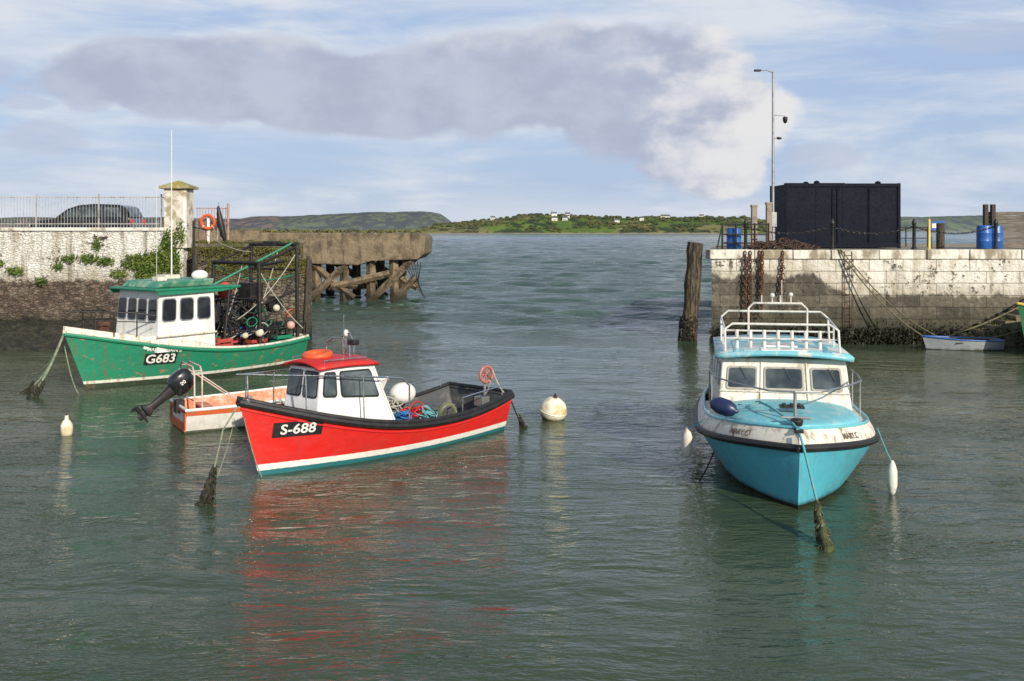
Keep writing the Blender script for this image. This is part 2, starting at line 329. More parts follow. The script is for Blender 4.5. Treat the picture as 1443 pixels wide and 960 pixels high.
st_r=stone('ashlar_whitewashed','brick',(.18,.155,.115),(.05,.046,.034),1.8,1.1,.98,bw=1.25,bh=.46,c_paint=(.80,.775,.70),flo=1.02,fhi=1.13,pj=.75,jb=.06,bare=(11.5,13.2,.75))
st_l=stone('rubble_whitewashed','vor',(.22,.165,.12),(.065,.047,.033),2.3,.8,.65,5.0,c_paint=(.84,.83,.78),flo=1.04,fhi=1.16,pj=.08,jb=.02,mossy=.55)
st_q=stone('rubble_stone','vor',(.24,.195,.13),(.07,.055,.038),9,.3,.7,4.0,jb=.03)
pave=P('pavement',(.30,.26,.2),(.2,.17,.13),1.5,.4,.65,.9,bump=.01)
concrete=P('concrete',(.36,.33,.27),(.2,.18,.13),2,.4,.65,.9,bump=.02)
def lichen(name,base,dark,moss,ms=.5,wet=1.0):
    m,t=newmat(name); o=t.obj(); n=t.noise(o,1.3,7,.7); n2=t.noise(t.obj((3,3,.4)),1,6,.65); c=t.mix(t.rng(n,.4,.65),base,dark); c=t.mix(t.m('MULTIPLY',t.rng(n2,.5,.7),.7),c,tuple(x*.35 for x in dark)); c=t.mix(t.rng(t.noise(o,2.3,6,.7),ms,ms+.13),c,moss)
    z=t.sep(o)[2]; c=t.mix(t.m('MULTIPLY',t.rng(t.m('ADD',z,t.m('MULTIPLY',n,.8)),.5,1.5,1,0),.85*wet),c,(.025,.024,.012))
    t.put(t.b.inputs['Base Color'],c); t.b.inputs['Roughness'].default_value=.9; t.put(t.b.inputs['Normal'],t.bump(t.noise(o,5,7,.7),1,.11)); return m
pierc=lichen('pier_concrete',(.25,.195,.125),(.11,.085,.055),(.10,.09,.03),.55)
capm=lichen('lichen_cap',(.42,.38,.24),(.24,.22,.12),(.36,.3,.06),.45)
mossst=lichen('mossy_stone',(.2,.165,.11),(.07,.06,.04),(.07,.085,.018),.47)
stepm=lichen('step_stone',(.30,.26,.17),(.15,.125,.075),(.10,.12,.03),.52,.25)
ivy,t=newmat('ivy_leaf'); t.put(t.b.inputs['Base Color'],t.mix(t.rng(t.noise(t.obj(),3,3),.35,.65),(.05,.10,.012),(.14,.19,.025))); t.b.inputs['Roughness'].default_value=.6
# ------------------------------------------------------------------ RIGHT QUAY
q=root('stone_quay')
foot=[(7.7,38.4),(44,37.7),(60,60),(12.0,57)]
mb=MB(); mb.prism([(x,y,-2) for x,y in foot],(0,0,5.2)); mb.make('quay_wall',st_r,q)
mb=MB(); x=7.62
while x<40:
    w=random.uniform(1.4,2.4); y=38.32-(x-7.62)*.0192; j=random.uniform(-.02,.02); mb.box(x,x+w-.02,y+j,y+.9,3.2,3.56+random.uniform(-.012,.012)); x+=w
mb.make('coping',P('coping_stone',(.74,.71,.62),(.26,.22,.15),1.9,.42,.62,.85,bump=.02,bscale=8,stretch=(1,1,.4)),q,bevel=.03)
MB().prism([(7.72,39.2,3.19),(44,38.5,3.19),(60,60,3.19),(12.0,57,3.19)],(0,0,.36)).make('quay_deck',pave,q)
mb=MB()
for i in range(9):
    x=16.6+i*.40; mb.box(x,x+.41 if i<8 else 24,36.75,38.2-.01*i,-1,.20+i*.19)
mb.make('stone_steps',stepm,None,bevel=.025)
mb=MB(); leaves(mb,1500,lambda:((lambda x:(x,random.uniform(36.7,36.9),max(.02,min(.7,.2+int((x-16.6)/.40)*.19)*random.random())))(random.uniform(16.4,20.2))),.055); leaves(mb,500,lambda:((lambda x:(x,random.uniform(36.8,38.0),.22+int((x-16.6)/.40)*.19+random.random()*.05))(random.uniform(16.6,18.6))),.05)
mb.make('seaweed_patch',P('bladder_weed',(.09,.09,.022),(.02,.02,.008),6,.4,.6,.6))
mb=MB(); leaves(mb,8000,lambda:(lambda x:(x,38.35-(x-7.7)*.0192-random.random()*.22,max(-.02,random.gauss(.2,.22))))(random.uniform(7.6,24)),.06); mb.make('wall_seaweed',weed)
c=root('storage_container',(0,0,3.56)); cm=P('container_navy',(.003,.0055,.014),(.006,.009,.018),2,.4,.7,.55,spec=.12)
X0,X1,Y0,Y1=11.35,16.05,41.2,43.7
mb=MB(); mb.box(X0,X1,Y0,Y1,.12,2.66)
for i in range(5):
    x=X0+.1+i*(X1-X0-.25)/4; mb.box(x,x+.03,Y0-.012,Y0+.01,.25,2.5)
mb.make('body',cm,c)
mb=MB()
for x in(X0-.02,X1-.1): 
    for y in(Y0-.05,Y1-.07): mb.box(x,x+.12,y,y+.12,0,2.7)
mb.box(X0+.1,X1-.1,Y0-.045,Y0+.02,2.55,2.69); mb.box(X0+.1,X1-.1,Y0-.045,Y0+.02,.03,.2)
for x in(X0+1.9,X0+2.1,X0+3.4): mb.tube([(x,Y0-.04,.2),(x,Y0-.04,2.5)],.015,6)
mb.make('frame',cm,c,bevel=.01)
mb=MB(); 
for xo,hh in((.25,.05),(.9,.12),(1.35,.16),(2.1,.05),(3.9,.14)): mb.lathe([(.1,0),(.13,hh*.5),(.1,hh*.8),(.04,hh)],(X0+xo,Y0+.3,2.66),10)
mb.box(X0+1.3,X0+2.5,Y0+.2,Y0+.6,2.66,2.72); mb.box(X0-.02,X0+.8,Y0+.0,Y0+.3,2.66,2.71); mb.make('roof_fittings',cm,c,bevel=.01)
l=root('street_lamp',(10.75,41,3.55)); mb=MB(); mb.tube([(0,0,0),(0,0,1.4)],.09,12); mb.tube([(0,0,1.4),(0,0,7.3)],[.06,.04],10); mb.tube([(0,0,7.25),(-.25,0,7.35),(-.6,0,7.36)],.022)
mb.tube([(0,0,5.5),(.45,0,5.52),(.5,0,5.4)],.025); mb.tube([(0,0,4.5),(.2,0,4.6)],.02); mb.make('pole',galv,l,smooth=True)
mb=MB(); mb.lathe([(.03,.14),(.1,.12),(.1,.0),(.07,-.1),(.02,-.14)],(.5,0,5.3),12); mb.ball((.25,0,4.55),.07,(1.6,1,.8)); mb.make('camera_dome',black,l,smooth=True)
mb=MB(); mb.box(-.78,-.5,-.08,.08,7.3,7.38); mb.make('lamp_head',darkm,l,bevel=.02); MB().box(-.12,.12,-.14,.02,.9,1.5).make('control_box',galv,l,bevel=.01)
postx=[(9.15,39.0),(12.55,39.0),(15.75,39.0),(18.9,38.9)]
for x,y in postx:
    b=root('chain_post',(x,y,3.56)); MB().lathe([(.11,0),(.11,.06),(.07,.09),(.06,.95),(.085,.98),(.085,1.08),(.05,1.14),(.02,1.2)],n=14).make('post',black,b,smooth=True)
    MB().torus((0,0,.9),.09,.02).make('ring',darkm,b,smooth=True)
mb=MB()
def chain(mb,a,b,s,link=.11,r=.014):
    pts=sag(a,b,s,max(6,int((V(b)-V(a)).length/link)))
    for i in range(len(pts)-1):
        p,q2=pts[i],pts[i+1]; d=(q2-p); mid=(p+q2)/2; dn=d.normalized(); side=dn.orthogonal().normalized() if i%2 else dn.cross(dn.orthogonal()).normalized(); l=d.length*.68
        mb.tube([mid-dn*l,mid-dn*l*.4+side*l*.42,mid+dn*l*.4+side*l*.42,mid+dn*l,mid+dn*l*.4-side*l*.42,mid-dn*l*.4-side*l*.42],r,5,True)
for i in range(3): chain(mb,(postx[i][0],39,4.46),(postx[i+1][0],39,4.46),.28)
mb.make('barrier_chain',darkm)
r_=root('quay_railing'); mb=MB()
for x in(8.45,9.0,9.75,10.3): mb.tube([(x,40,3.5),(x,40,4.6)],.04)
for z in(3.8,4.15,4.55): mb.tube([(8.45,40,z),(10.3,40,z)],.028)
mb.tube([(8.45,40,4.55),(8.1,39.3,3.6)],.03)
mb.make('tubes',black,r_,smooth=True)
gst=P('gate_stone',(.3,.25,.19),(.16,.13,.1),3,rough=.9)
for x,h in((9.85,1.75),(10.45,1.85)): MB().box(x-.11,x+.11,40.4,40.62,3.5,3.56+h).box(x-.13,x+.13,40.38,40.64,3.5+h,3.6+h).make('gate_post',gst,None,bevel=.02)
def drum(x,y,h=.9,r=.29,mat=bluep):
    b=root('plastic_drum',(x,y,3.56)); MB().lathe([(r*.93,0),(r,.03),(r,h*.3),(r*1.04,h*.33),(r,h*.36),(r,h*.64),(r*1.04,h*.67),(r,h*.7),(r,h*.95),(r*.9,h),(r*.85,h-.02)],n=20).make('barrel',mat,b,smooth=True)
    MB().lathe([(.05,h-.02),(.05,h+.02)],(.12,0,0),8).make('bung',black,b)
drum(9.0,40.4,.85); drum(19.25,40.6,.95); drum(19.9,41.0,.95)
mb=MB()
for i in range(110):
    cx,cy=random.uniform(9.4,11.8),random.uniform(38.5,39.8); R=random.uniform(.08,.28); mb.torus((cx,cy,3.6+random.uniform(0,.34)*max(0,1-abs(cx-10.5)/1.3)),R,.018,(random.gauss(0,.6),random.gauss(0,.6),1),12,5)
mb.make('rope_heap',P('rope_brown',(.085,.05,.033),(.035,.032,.028),6,rough=.95))
y_=root('marker_post',(16.3,38.9,3.56)); MB().lathe([(.07,0),(.05,.03),(.05,1.15),(.03,1.2)],n=12).make('post',yel,y_,smooth=True)
mb=MB(); mb.tube([(17.3,40.2,3.5),(17.3,40.2,4.6)],.16,10); mb.make('mooring_bollard',wood,None,bevel=.03)
b=root('notice_board',(18.6,43.5,3.56)); MB().box(-.3,.3,-.02,.02,.75,1.15).make('panel',bluep,b); MB().tube([(-.25,.03,0),(-.25,.03,1.15)],.025).tube([(.25,.03,0),(.25,.03,1.15)],.025).make('legs',galv,b)
MB().box(-.26,.26,-.026,-.021,.85,1.05).make('notice',white,b)
b=root('timber_shelter'); mb=MB()
for i in range(9): mb.box(19.75,24,41.3-.02*(i%2),41.42-.02*(i%2),3.56+i*.17,3.56+i*.17+.155)
mb.make('boards',P('grey_boards',(.2,.18,.15),(.1,.085,.07),3,.4,.6,.9,stretch=(.5,1,8)),b); mb=MB()
for x in(19.55,19.85,21.5): mb.box(x-.08,x+.08,41.0,41.2,3.5,5.38)
mb.make('posts',wood,b,bevel=.015)
b=root('quay_railing',(0,0,0)); mb=MB()
for x in(16.2,17.2,18.2,19.2): mb.tube([(x,46,3.5),(x,46,4.5)],.03)
for z in(3.95,4.45): mb.tube([(16.2,46,z),(19.2,46,z)],.025)
mb.make('tubes',black,b)
mb=MB()
for x,l in((8.95,2.6),(9.15,2.9),(9.5,2.3),(9.62,1.4),(10.4,1.6)):
    chain(mb,(x,38.24,3.5),(x+random.uniform(-.2,.1),38.18,3.5-l),0,.16,.026)
mb.make('hanging_chain',rust)
mb=MB(); leaves(mb,420,lambda:(random.choice((8.92,9.1,9.48,10.4))+random.gauss(0,.05),38.2,random.uniform(.9,3.3)),.045); mb.make('rust_weed',P('weed_brown',(.07,.035,.02),(.025,.018,.01),5,rough=.9))
mb=MB(); 
for k in range(12): mb.tube([(12.77,38.2,.6+k*.25),(13.03,38.2,.6+k*.25)],.012,5)
mb.tube([(12.76,38.2,.3),(12.76,38.2,3.5)],.015,5); mb.tube([(13.04,38.2,.3),(13.04,38.2,3.5)],.015,5)
mb.make('quay_ladder',rust)
mb=MB(); mb.tube(sag((12.5,38.2,3.6),(15.6,36.6,.15),.45),.028,6); mb.tube(sag((12.6,38.2,3.6),(16.4,36.3,.1),.6),.024,6); mb.tube(sag((15.6,36.6,.3),(20.5,37.2,2.4),.25),.03,6); mb.tube(sag((15.6,36.6,.1),(20.9,36.6,1.6),.35),.025,6)
mb.make('mooring_rope',P('rope_ochre',(.17,.15,.08),(.06,.06,.03),5,rough=.9))
def simple_in(h,par,cin,zfl): h.inner('interior',cin,par,0,.97,zfl,.05); h.deck('floor',cin,par,.0,.97,zf=lambda t:zfl,inset=.05,camber=0)
e=root('rowing_boat',(17.6,35.9,0),math.radians(180-3)); h=Hull(2.6,1.15,lambda t:.36+.12*t*t,-.2,.15,a=2.2,b=1.8,taper=.3)
h.shell('hull',hullmat('rowboat_hull',(.36,.39,.40),[(.02,(.1,.1,.1))]),e); h.rail('gunwale',bluep,e,.025); simple_in(h,e,P('row_in',(.12,.2,.3),(.2,.2,.18)),.12)
MB().box(.7,.9,-.5,.5,.27,.3).box(1.5,1.7,-.5,.5,.27,.3).make('thwarts',wood,e)
MB().tube([(.3,.2,.36),(2.1,.25,.4)],.02).tube([(.3,-.2,.36),(2.1,-.25,.4)],.02).make('oars',wood,e)
e=root('fishing_trawler',(23.4,36.0,0),math.radians(180+17)); h=Hull(5.9,2.6,lambda t:1.15+.65*t**3,-.5,.45)
h.shell('hull',hullmat('trawler_hull',(.02,.16,.07),[(.18,(.03,.02,.02))],patchc=(.2,.1,.05)),e); h.rail('rubbing_strake',yel,e,.05); h.deck('deck',concrete,e,0,1,-.15)
MB().box(1,2.8,-.8,.8,1,2.6).make('wheelhouse',white,e,bevel=.05); mb=MB(); 
for k in range(3): mb.patch([(2.8,-.8,1),(2.8,.8,1),(2.8,.8,2.6),(2.8,-.8,2.6)],.06+k*.31,.32+k*.31,.6,.9)
mb.patch([(2.8,.8,1),(1,.8,1),(1,.8,2.6),(2.8,.8,2.6)],.1,.45,.6,.9); mb.make('windows',glassd,e)
mb=MB(); pts=[];rr=[]
for i in range(16):
    z=-1.2+i*.335; k=i/15; pts.append((6.85+.33*k+.02*math.sin(i*1.7),39,z)); rr.append((.33-.02*k)*random.uniform(.92,1.05))
mb.tube(pts,rr,11); mb.make('timber_pile',woodp)
mb=MB(); leaves(mb,700,lambda:(lambda a,z:(6.86+.08*z+.34*math.cos(a),39+.34*math.sin(a),z))(random.uniform(0,6.28),random.random()**1.5*1.0-.05),.06); mb.make('pile_seaweed',weed)
# ------------------------------------------------------------------ LEFT HARBOUR WALL
w=root('harbour_wall')
mb=MB(); mb.box(-60,-13.0,39.4,40.1,-1,4.28); mb.make('wall',st_l,w)
MB().box(-60.02,-12.98,39.32,40.16,4.28,4.42).make('coping',P('wall_coping',(.76,.74,.68),(.36,.31,.22),2,.45,.66,.8,bump=.02),w,bevel=.03)
MB().prism([(-60,40.1,-1),(-8.52,40.1,-1),(-10.2,46.8,-1),(-60,50,-1)],(0,0,4.7)).make('quay_pavement',st_q,None)
MB().box(-13.0,-8.4,39.9,40.13,-1,3.62).make('quay_stonework',st_q,None,bevel=.03)
MB().prism([(-13.0,39.85,3.62),(-8.35,39.85,3.62),(-8.6,41.0,3.62),(-13.0,41.0,3.62)],(0,0,.16)).make('quay_coping',mossst,None,bevel=.03)
mb=MB(); mb.box(-11.9,-8.0,38.9,39.88,-1,3.2); mb.make('stone_abutment',st_q,None,bevel=.06)
mb=MB(); mb.tube([(-8.1,38.8,-.5),(-7.95,38.85,3.3)],.07,8); mb.tube([(-12.5,38.9,-.5),(-12.4,39.0,3.6)],.12,8); mb.make('fender_timbers',wood)
mb=MB()
for i in range(26):
    x=-12.7+i*.165+random.uniform(-.05,.05); w_=random.uniform(.1,.3); z_=3.78; mb.ball((x,40.2+random.random()*.5,z_+.05),w_*.6,(1.3,1,.7),6)
mb.make('rubble_stones',mossst)
MB().box(-16.5,-11.6,45.6,46.1,3.6,4.3).make('parapet_wall',pierc,None,bevel=.03)
rl=root('iron_railing'); mb=MB(); x=-34
while x<-13.9:
    mb.tube([(x,39.75,4.4),(x,39.75,5.68)],.009,5); x+=.125
for z in(4.55,5.6): mb.box(-34,-13.7,39.735,39.765,z,z+.035)
x=-34
while x<-13.8: mb.box(x-.025,x+.025,39.72,39.78,4.4,5.75); x+=2.5
mb.make('bars',P('rail_paint',(.42,.42,.40),(.2,.15,.12),5,rough=.5),rl)
gp=root('gate_pillar'); mb=MB(); mb.box(-13.75,-12.85,39.3,40.2,3.6,5.95); mb.make('shaft',P('pillar_white',(.72,.69,.6),(.34,.28,.18),2.4,.42,.62,.85,bump=.02),gp,bevel=.03)
MB().box(-13.9,-12.7,39.15,40.35,5.95,6.07).make('cap_slab',capm,gp,bevel=.02); MB().add([(-13.85,39.2,6.07),(-12.75,39.2,6.07),(-12.75,40.3,6.07),(-13.85,40.3,6.07),(-13.3,39.75,6.3)],[(0,1,4),(1,2,4),(2,3,4),(3,0,4),(3,2,1,0)]).make('cap_top',capm,gp)
MB().box(-13.0,-12.84,39.26,39.3,4.3,5.5).make('pipe',white,gp)
gt=root('iron_gate'); mb=MB()
for i in range(11): mb.tube([(-12.75+i*.11,40.3+i*.02,3.85),(-12.75+i*.11,40.3+i*.02,5.25)],.014,5)
for z in(3.9,4.6,5.2): mb.tube([(-12.8,40.3,z),(-11.6,40.5,z)],.02,6)
mb.tube([(-11.55,40.5,3.6),(-11.55,40.5,5.4)],.05); mb.make('bars',P('gate_pink',(.42,.25,.2),(.2,.13,.1),5),gt)
lb=root('life_buoy',(-12.25,40.1,4.65)); MB().torus((0,0,0),.27,.06,(0,1,.1),24,10).make('ring',orange,lb,smooth=True)
mb=MB(); 
for a in range(4): an=math.radians(45+90*a); mb.torus((.27*math.cos(an),0,.27*math.sin(an)),.066,.012,(-math.sin(an),0,math.cos(an)),12,5)
mb.make('straps',white,lb); MB().box(-.05,.05,.05,.1,-1,.3).make('stand',white,lb)
fl=root('furled_flag',(-11.9,40.2,3.7)); mb=MB(); mb.tube([(0,0,0),(.05,0,1.75)],.02); mb.make('pole',galv,fl); mb=MB(); mb.tube([(.05,-.02,1.6),(.08,-.03,1.3),(.14,-.03,.9),(.26,-.03,.4),(.34,-.03,.15)],[.03,.1,.13,.12,.03],9); mb.make('cloth',black,fl,smooth=True)
mb=MB()
def clump(cx,cz,rx,rz,n):
    for _ in range(n):
        a=random.uniform(0,6.28); r=math.sqrt(random.random()); yield (cx+rx*r*math.cos(a)+random.gauss(0,.06),39.36-random.random()*.24*(1-r*.6),cz+rz*r*math.sin(a)+random.gauss(0,.06))
cl=[(-13.5,3.9,.3,.45),(-13.6,3.3,.4,.65),(-14.2,3.0,.6,.45),(-14.9,3.05,.5,.28),(-14.5,2.6,.35,.4),(-13.3,2.8,.2,.6),(-13.05,4.2,.15,.5),(-13.5,2.3,.3,.3),(-16.1,3.1,.35,.12),(-16.7,3.2,.3,.15),(-17.5,3.2,.3,.1),(-19.6,2.7,.3,.12),(-16.4,3.75,.12,.2),(-18.6,2.3,.2,.1),(-20.3,3.0,.25,.1),(-15.5,2.6,.3,.12),(-17.9,2.9,.15,.1)]
for cx,cz,rx,rz in cl:
    ps=list(clump(cx,cz,rx,rz,int(1700*rx*rz*2)+60)); it=iter(ps); leaves(mb,len(ps),lambda:next(it),.055)
mb.make('ivy',ivy)
mb=MB(); ps=[(random.uniform(-12.9,-8.4),39.83-random.random()*.1,3.62-abs(random.gauss(0,.25))) for _ in range(1800)]+[(random.uniform(-11.9,-8.0),38.88-random.random()*.08,3.2-abs(random.gauss(0,.4))) for _ in range(2600)]+[(random.uniform(-12.9,-8.5),random.uniform(39.9,40.9),3.8+random.random()*.06) for _ in range(1500)]; it=iter(ps); leaves(mb,len(ps),lambda:next(it),.045)
mb.make('moss_growth',P('moss',(.13,.13,.022),(.05,.06,.012),3,rough=.9))
rows=[]
for i in range(46):
    y=33.6+i*.13; row=[]
    for j in range(170):
        x=-42+j*.18; k=(y-34.3)/4.6; edge=max(0,1-max(0,(x+15.8))/2.2)
        z=-.25+.95*max(0,k)*min(1,edge)+.25*noise.noise(V((x*1.3,y*1.3,0)))+.16*noise.noise(V((x*4,y*4,2))); row.append((x,y,z if x<-13 else -.3))
    rows.append(row)
MB().grid(rows).make('seaweed_foreshore',P('foreshore',(.045,.038,.023),(.010,.011,.006),5,.4,.6,.7,bump=.08,bscale=9),None,smooth=True)
# ------------------------------------------------------------------ broken concrete pier
bp=root('derelict_pier'); mb=MB()
prof=[(-20,4.2),(-5.6,4.15),(-5.25,3.9),(-5.3,2.9),(-5.7,2.55),(-8.5,2.45),(-9.3,2.2),(-12.4,2.3),(-13,1.9),(-20,1.5)]
mb.prism([(x,60,z) for x,z in prof],(0,6,0)); mb.make('deck',pierc,bp,bevel=.08)
mb=MB(); mb.box(-20,-12.6,59.8,66,-1,2.5); mb.box(-20.2,-12.2,59.6,66.2,2.3,3.0); mb.make('abutment',pierc,bp,bevel=.1)
mb=MB()
def beam(a,b,w=.28): mb.tube([a,b],w,4)
for x in(-11.9,-10.2,-8.6,-7.2):
    for y in(60.6,65.2): beam((x,y,2.5),(x+random.uniform(-.1,.1),y,-1))
for a,b in(((-12.3,60.4,2.4),(-9.6,60.4,.2)),((-9.9,60.3,2.4),(-12.2,60.3,.2)),((-6.0,60.4,2.6),(-8.9,60.4,-.3)),((-6.2,65,2.6),(-9.8,65,-.3)),((-5.8,60.2,1.5),(-7.6,60.2,-.4)),((-12,62,.8),(-8.4,62,.9)),((-8.9,63,2.2),(-6.0,63,.7)),((-11.5,65,2.2),(-8.2,65,0)),((-10.9,60.2,.9),(-7.4,60.2,1.7))): beam(a,b,.22)
mb.make('piles',lichen('pile_concrete',(.28,.21,.135),(.10,.075,.045),(.04,.04,.02),.52),bp)
mb=MB(); 
for i in range(6): mb.tube(sag((-6.5+.2*i,60.1,2.4),(-5.2-.1*i,60,.2+.2*i),.2),.025,5)
mb.make('hanging_cables',darkm,bp)
mb=MB(); leaves(mb,900,lambda:(random.uniform(-20,-5.5),random.uniform(60,61.5),4.2+random.random()*.12),.12); mb.make('pier_grass',P('grass_dry',(.14,.14,.04),(.08,.08,.03),3,rough=.9))
# ------------------------------------------------------------------ parked car
car=root('parked_car',(-19.0,44.6,3.7),math.radians(180)); cp=P('car_paint',(.006,.006,.008),(.01,.01,.012),3,rough=.2,coat=.8)
prof=[(-2.2,.35),(-2.27,.6),(-2.25,1.0),(-2.18,1.15),(-1.95,1.65),(-1.7,1.74),(-.6,1.78),(.1,1.72),(.5,1.58),(1.05,1.14),(1.9,1.0),(2.15,.88),(2.27,.6),(2.2,.35),(1.75,.3),(1.72,.5),(1.5,.7),(1.25,.7),(1.05,.5),(1.0,.3),(-1.0,.3),(-1.05,.5),(-1.25,.7),(-1.5,.7),(-1.72,.5),(-1.75,.3)]
mb=MB(); n=len(prof)
def sidey(z,s,extra): return s*(.92-max(0,z-1.1)*.28-extra)
L0=[V((x,sidey(z,-1,0),z)) for x,z in prof]; L1=[V((x,sidey(z,1,0),z)) for x,z in prof]
mb.add(L0+L1,[tuple(range(n)),tuple(range(2*n-1,n-1,-1))]+[(i,(i+1)%n,n+(i+1)%n,n+i) for i in range(n)]); mb.make('body',cp,car,bevel=.04)
mb=MB()
for s in(-1,1):
    for xs in([(-1.85,1.2),(-1.05,1.2),(-1.05,1.62),(-1.7,1.62)],[(-.95,1.18),(-.05,1.18),(-.05,1.62),(-.95,1.65)],[(.05,1.18),(.9,1.16),(.42,1.52),(.05,1.6)]):
        pts=[V((x,sidey(z,s,-.012),z)) for x,z in xs]; mb.prism(pts,(0,-s*.02,0))
mb.prism([V((1.04,-.8,1.17)),V((1.04,.8,1.17)),V((.56,.68,1.56)),V((.56,-.68,1.56))],(.02,0,.02)); mb.prism([V((-2.2,-.75,1.2)),V((-2.2,.75,1.2)),V((-2.0,.65,1.6)),V((-2.0,-.65,1.6))],(-.02,0,.01)); mb.make('windows',glass,car)
mb=MB(); hub=MB()
for x in(-1.38,1.38):
    for s in(-1,1):
        M=Matrix.Rotation(math.pi/2,3,'X'); mb.lathe([(.2,-.1),(.33,-.1),(.35,-.06),(.35,.06),(.33,.1),(.2,.1)],(x,s*.84,.35),24,M); hub.lathe([(.2,-.11),(.21,.0),(.2,.11)],(x,s*.84,.35),14,M)
mb.make('tyres',black,car,smooth=True); hub.make('wheels',galv,car,smooth=True)
MB().box(-2.29,-2.2,-.85,-.62,.85,1.1).box(-2.29,-2.2,.62,.85,.85,1.1).make('tail_lights',redp,car,bevel=.02); MB().box(2.12,2.24,-.82,-.5,.72,.88).box(2.12,2.24,.5,.82,.72,.88).make('headlights',white_b,car,bevel=.02)
MB().box(.7,.85,-1.08,-.9,1.12,1.26).box(.7,.85,.9,1.08,1.12,1.26).make('mirrors',cp,car,bevel=.03)
# ------------------------------------------------------------------ RED BOAT
def frame_rail(mb,pts,r=.018): mb.tube(pts,r,7)
e=root('fishing_boat',(-.72,22.0,0),math.radians(-129.6)); 
def zsr(t): return .58+(.22*(1-t/.35)**2 if t<.35 else .79*((t-.35)/.65)**2.2)
h=Hull(5.85,2.15,zsr,-.45,.42,a=2.8,b=1.75,wp=.28,t0=.35,taper=.12); L=5.85
h.shell('hull',hullmat('red_hull',(.66,.018,.014),[(.08,(.02,.16,.18)),(.19,(.8,.78,.72))],rust_amt=.18,algz=-.03,fade=.15),e)
h.rail('rubbing_strake',black,e,.065,-.04,.01); h.rail('gunwale_rail',black,e,.045,.03,-.03)
h.rail('lower_strake',redp,e,.018,-.16,.004)
h.deck('foredeck',P('grey_deck',(.30,.32,.33),(.2,.22,.22),4,.4,.65,.7),e,.55,1,-.10,.05); h.inner('cockpit_sides',P('cockpit_grey',(.07,.075,.08),(.16,.16,.155),3,.5,.7,.6),e,0,.6,.2); h.deck('cockpit_floor',P('cockpit_sole',(.12,.12,.12),(.05,.05,.05),4),e,0,.6,zf=lambda t:.2,camber=0,inset=.08)
def cabin(e,pb,pt_,mat,name='cabin_walls'):
    mb=MB(); mb.add([V(p) for p in pb]+[V(p) for p in pt_],[(0,1,5,4),(1,2,6,5),(2,3,7,6),(3,0,4,7),(4,5,6,7)]); return mb.make(name,mat,e,bevel=.03,seg=3)
zt=1.80
pb=[(L-.88,-.50,.84),(L-.88,.50,.84),(L-2.5,.86,.60),(L-2.5,-.86,.60)]; pt_=[(L-1.02,-.46,zt),(L-1.02,.46,zt),(L-2.1,.62,zt),(L-2.1,-.62,zt)]
cabin(e,pb,pt_,white_b)
F=(pb[0],pb[1],pt_[1],pt_[0]); Sd=(pb[1],pb[2],pt_[2],pt_[1]); Ss=(pb[3],pb[0],pt_[0],pt_[3])
fr=MB(); gl=MB(); lip=MB()
for q_,u0,u1,v0,v1 in((F,.05,.47,.44,.94),(F,.53,.95,.44,.94),(Sd,.05,.27,.47,.93),(Sd,.33,.92,.47,.93),(Ss,.1,.65,.5,.92),(Ss,.7,.93,.5,.92)):
    fr.patch(q_,u0,u1,v0,v1,.003,.012,.07); gl.patch(q_,u0+.02,u1-.02,v0+.03,v1-.03,.006,.014,.06)
fr.make('window_frames',black,e); gl.make('window_glass',glass,e)
mb=MB(); mb.tube([V(pb[2])+V((0,.01,0)),V(pt_[2])+V((0,.01,0))],.02,6); mb.make('cabin_beading',white,e)
rows=[]
for i in range(7):
    k=i/6; x=L-.90-1.30*k; hw=.53+.18*k; rows.append([V((x,hw*(j/4-1),1.79+.11*(1-(j/4-1)**2)+.03*math.sin(math.pi*k))) for j in range(9)])
ro=MB().grid(rows).make('cabin_roof',red_roof,e,smooth=True); sm=ro.modifiers.new('s','SOLIDIFY'); sm.thickness=.05; sm.offset=0
mb=MB(); mb.torus((L-1.4,-.12,1.97),.23,.065,(0.1,0,1),24,10); mb.make('lifebuoy_on_roof',orange,e,smooth=True)
mb=MB()
frame_rail(mb,[(L-1.8,-.35,1.85),(L-1.8,-.33,2.15),(L-1.8,-.15,2.26),(L-1.8,.15,2.26),(L-1.8,.33,2.15),(L-1.8,.35,1.85)]); frame_rail(mb,[(L-2.0,-.1,1.88),(L-2.0,-.1,2.3),(L-2.0,.1,2.35),(L-2.0,.22,2.2),(L-2.0,.22,1.88)])
mb.tube([(L-2.0,.0,1.88),(L-2.0,.0,2.3)],.02); mb.tube([(L-1.6,.4,1.85),(L-1.6,.4,2.75)],.006,5)
frame_rail(mb,[(L-1.1,-.46,1.84),(L-1.1,-.46,1.93),(L-2.0,-.6,1.93),(L-2.0,-.6,1.8)],.012);frame_rail(mb,[(L-1.1,.44,1.84),(L-1.1,.44,1.93),(L-2.0,.58,1.93),(L-2.0,.58,1.8)],.012)
def rp(t,z,s,o=-.08): p=h.pt(t,h.zs(t),s,o); return V((p.x,p.y,z))
for s in(-1,1):
    pts=[rp(.98,1.80,s,-.02),rp(.9,1.74,s),rp(.8,1.68,s),rp(.68,1.60,s),rp(.56,1.5,s),rp(.53,1.35,s),rp(.53,.7,s)]; frame_rail(mb,pts,.016)
    for t_ in(.98,.86,.7): frame_rail(mb,[rp(t_,h.zs(t_),s,-.05),rp(t_,1.80-.6*(1-t_)+.02,s)],.013)
frame_rail(mb,[rp(.98,1.80,-1,-.02),(L+.46,0,1.82),rp(.98,1.80,1,-.02)],.016)
for s in(-1,1):
    frame_rail(mb,[rp(.05,.8,s),rp(.05,1.0,s),rp(.28,.92,s),rp(.28,.62,s)],.016)
mb.make('stainless_rails',steel,e,smooth=True)
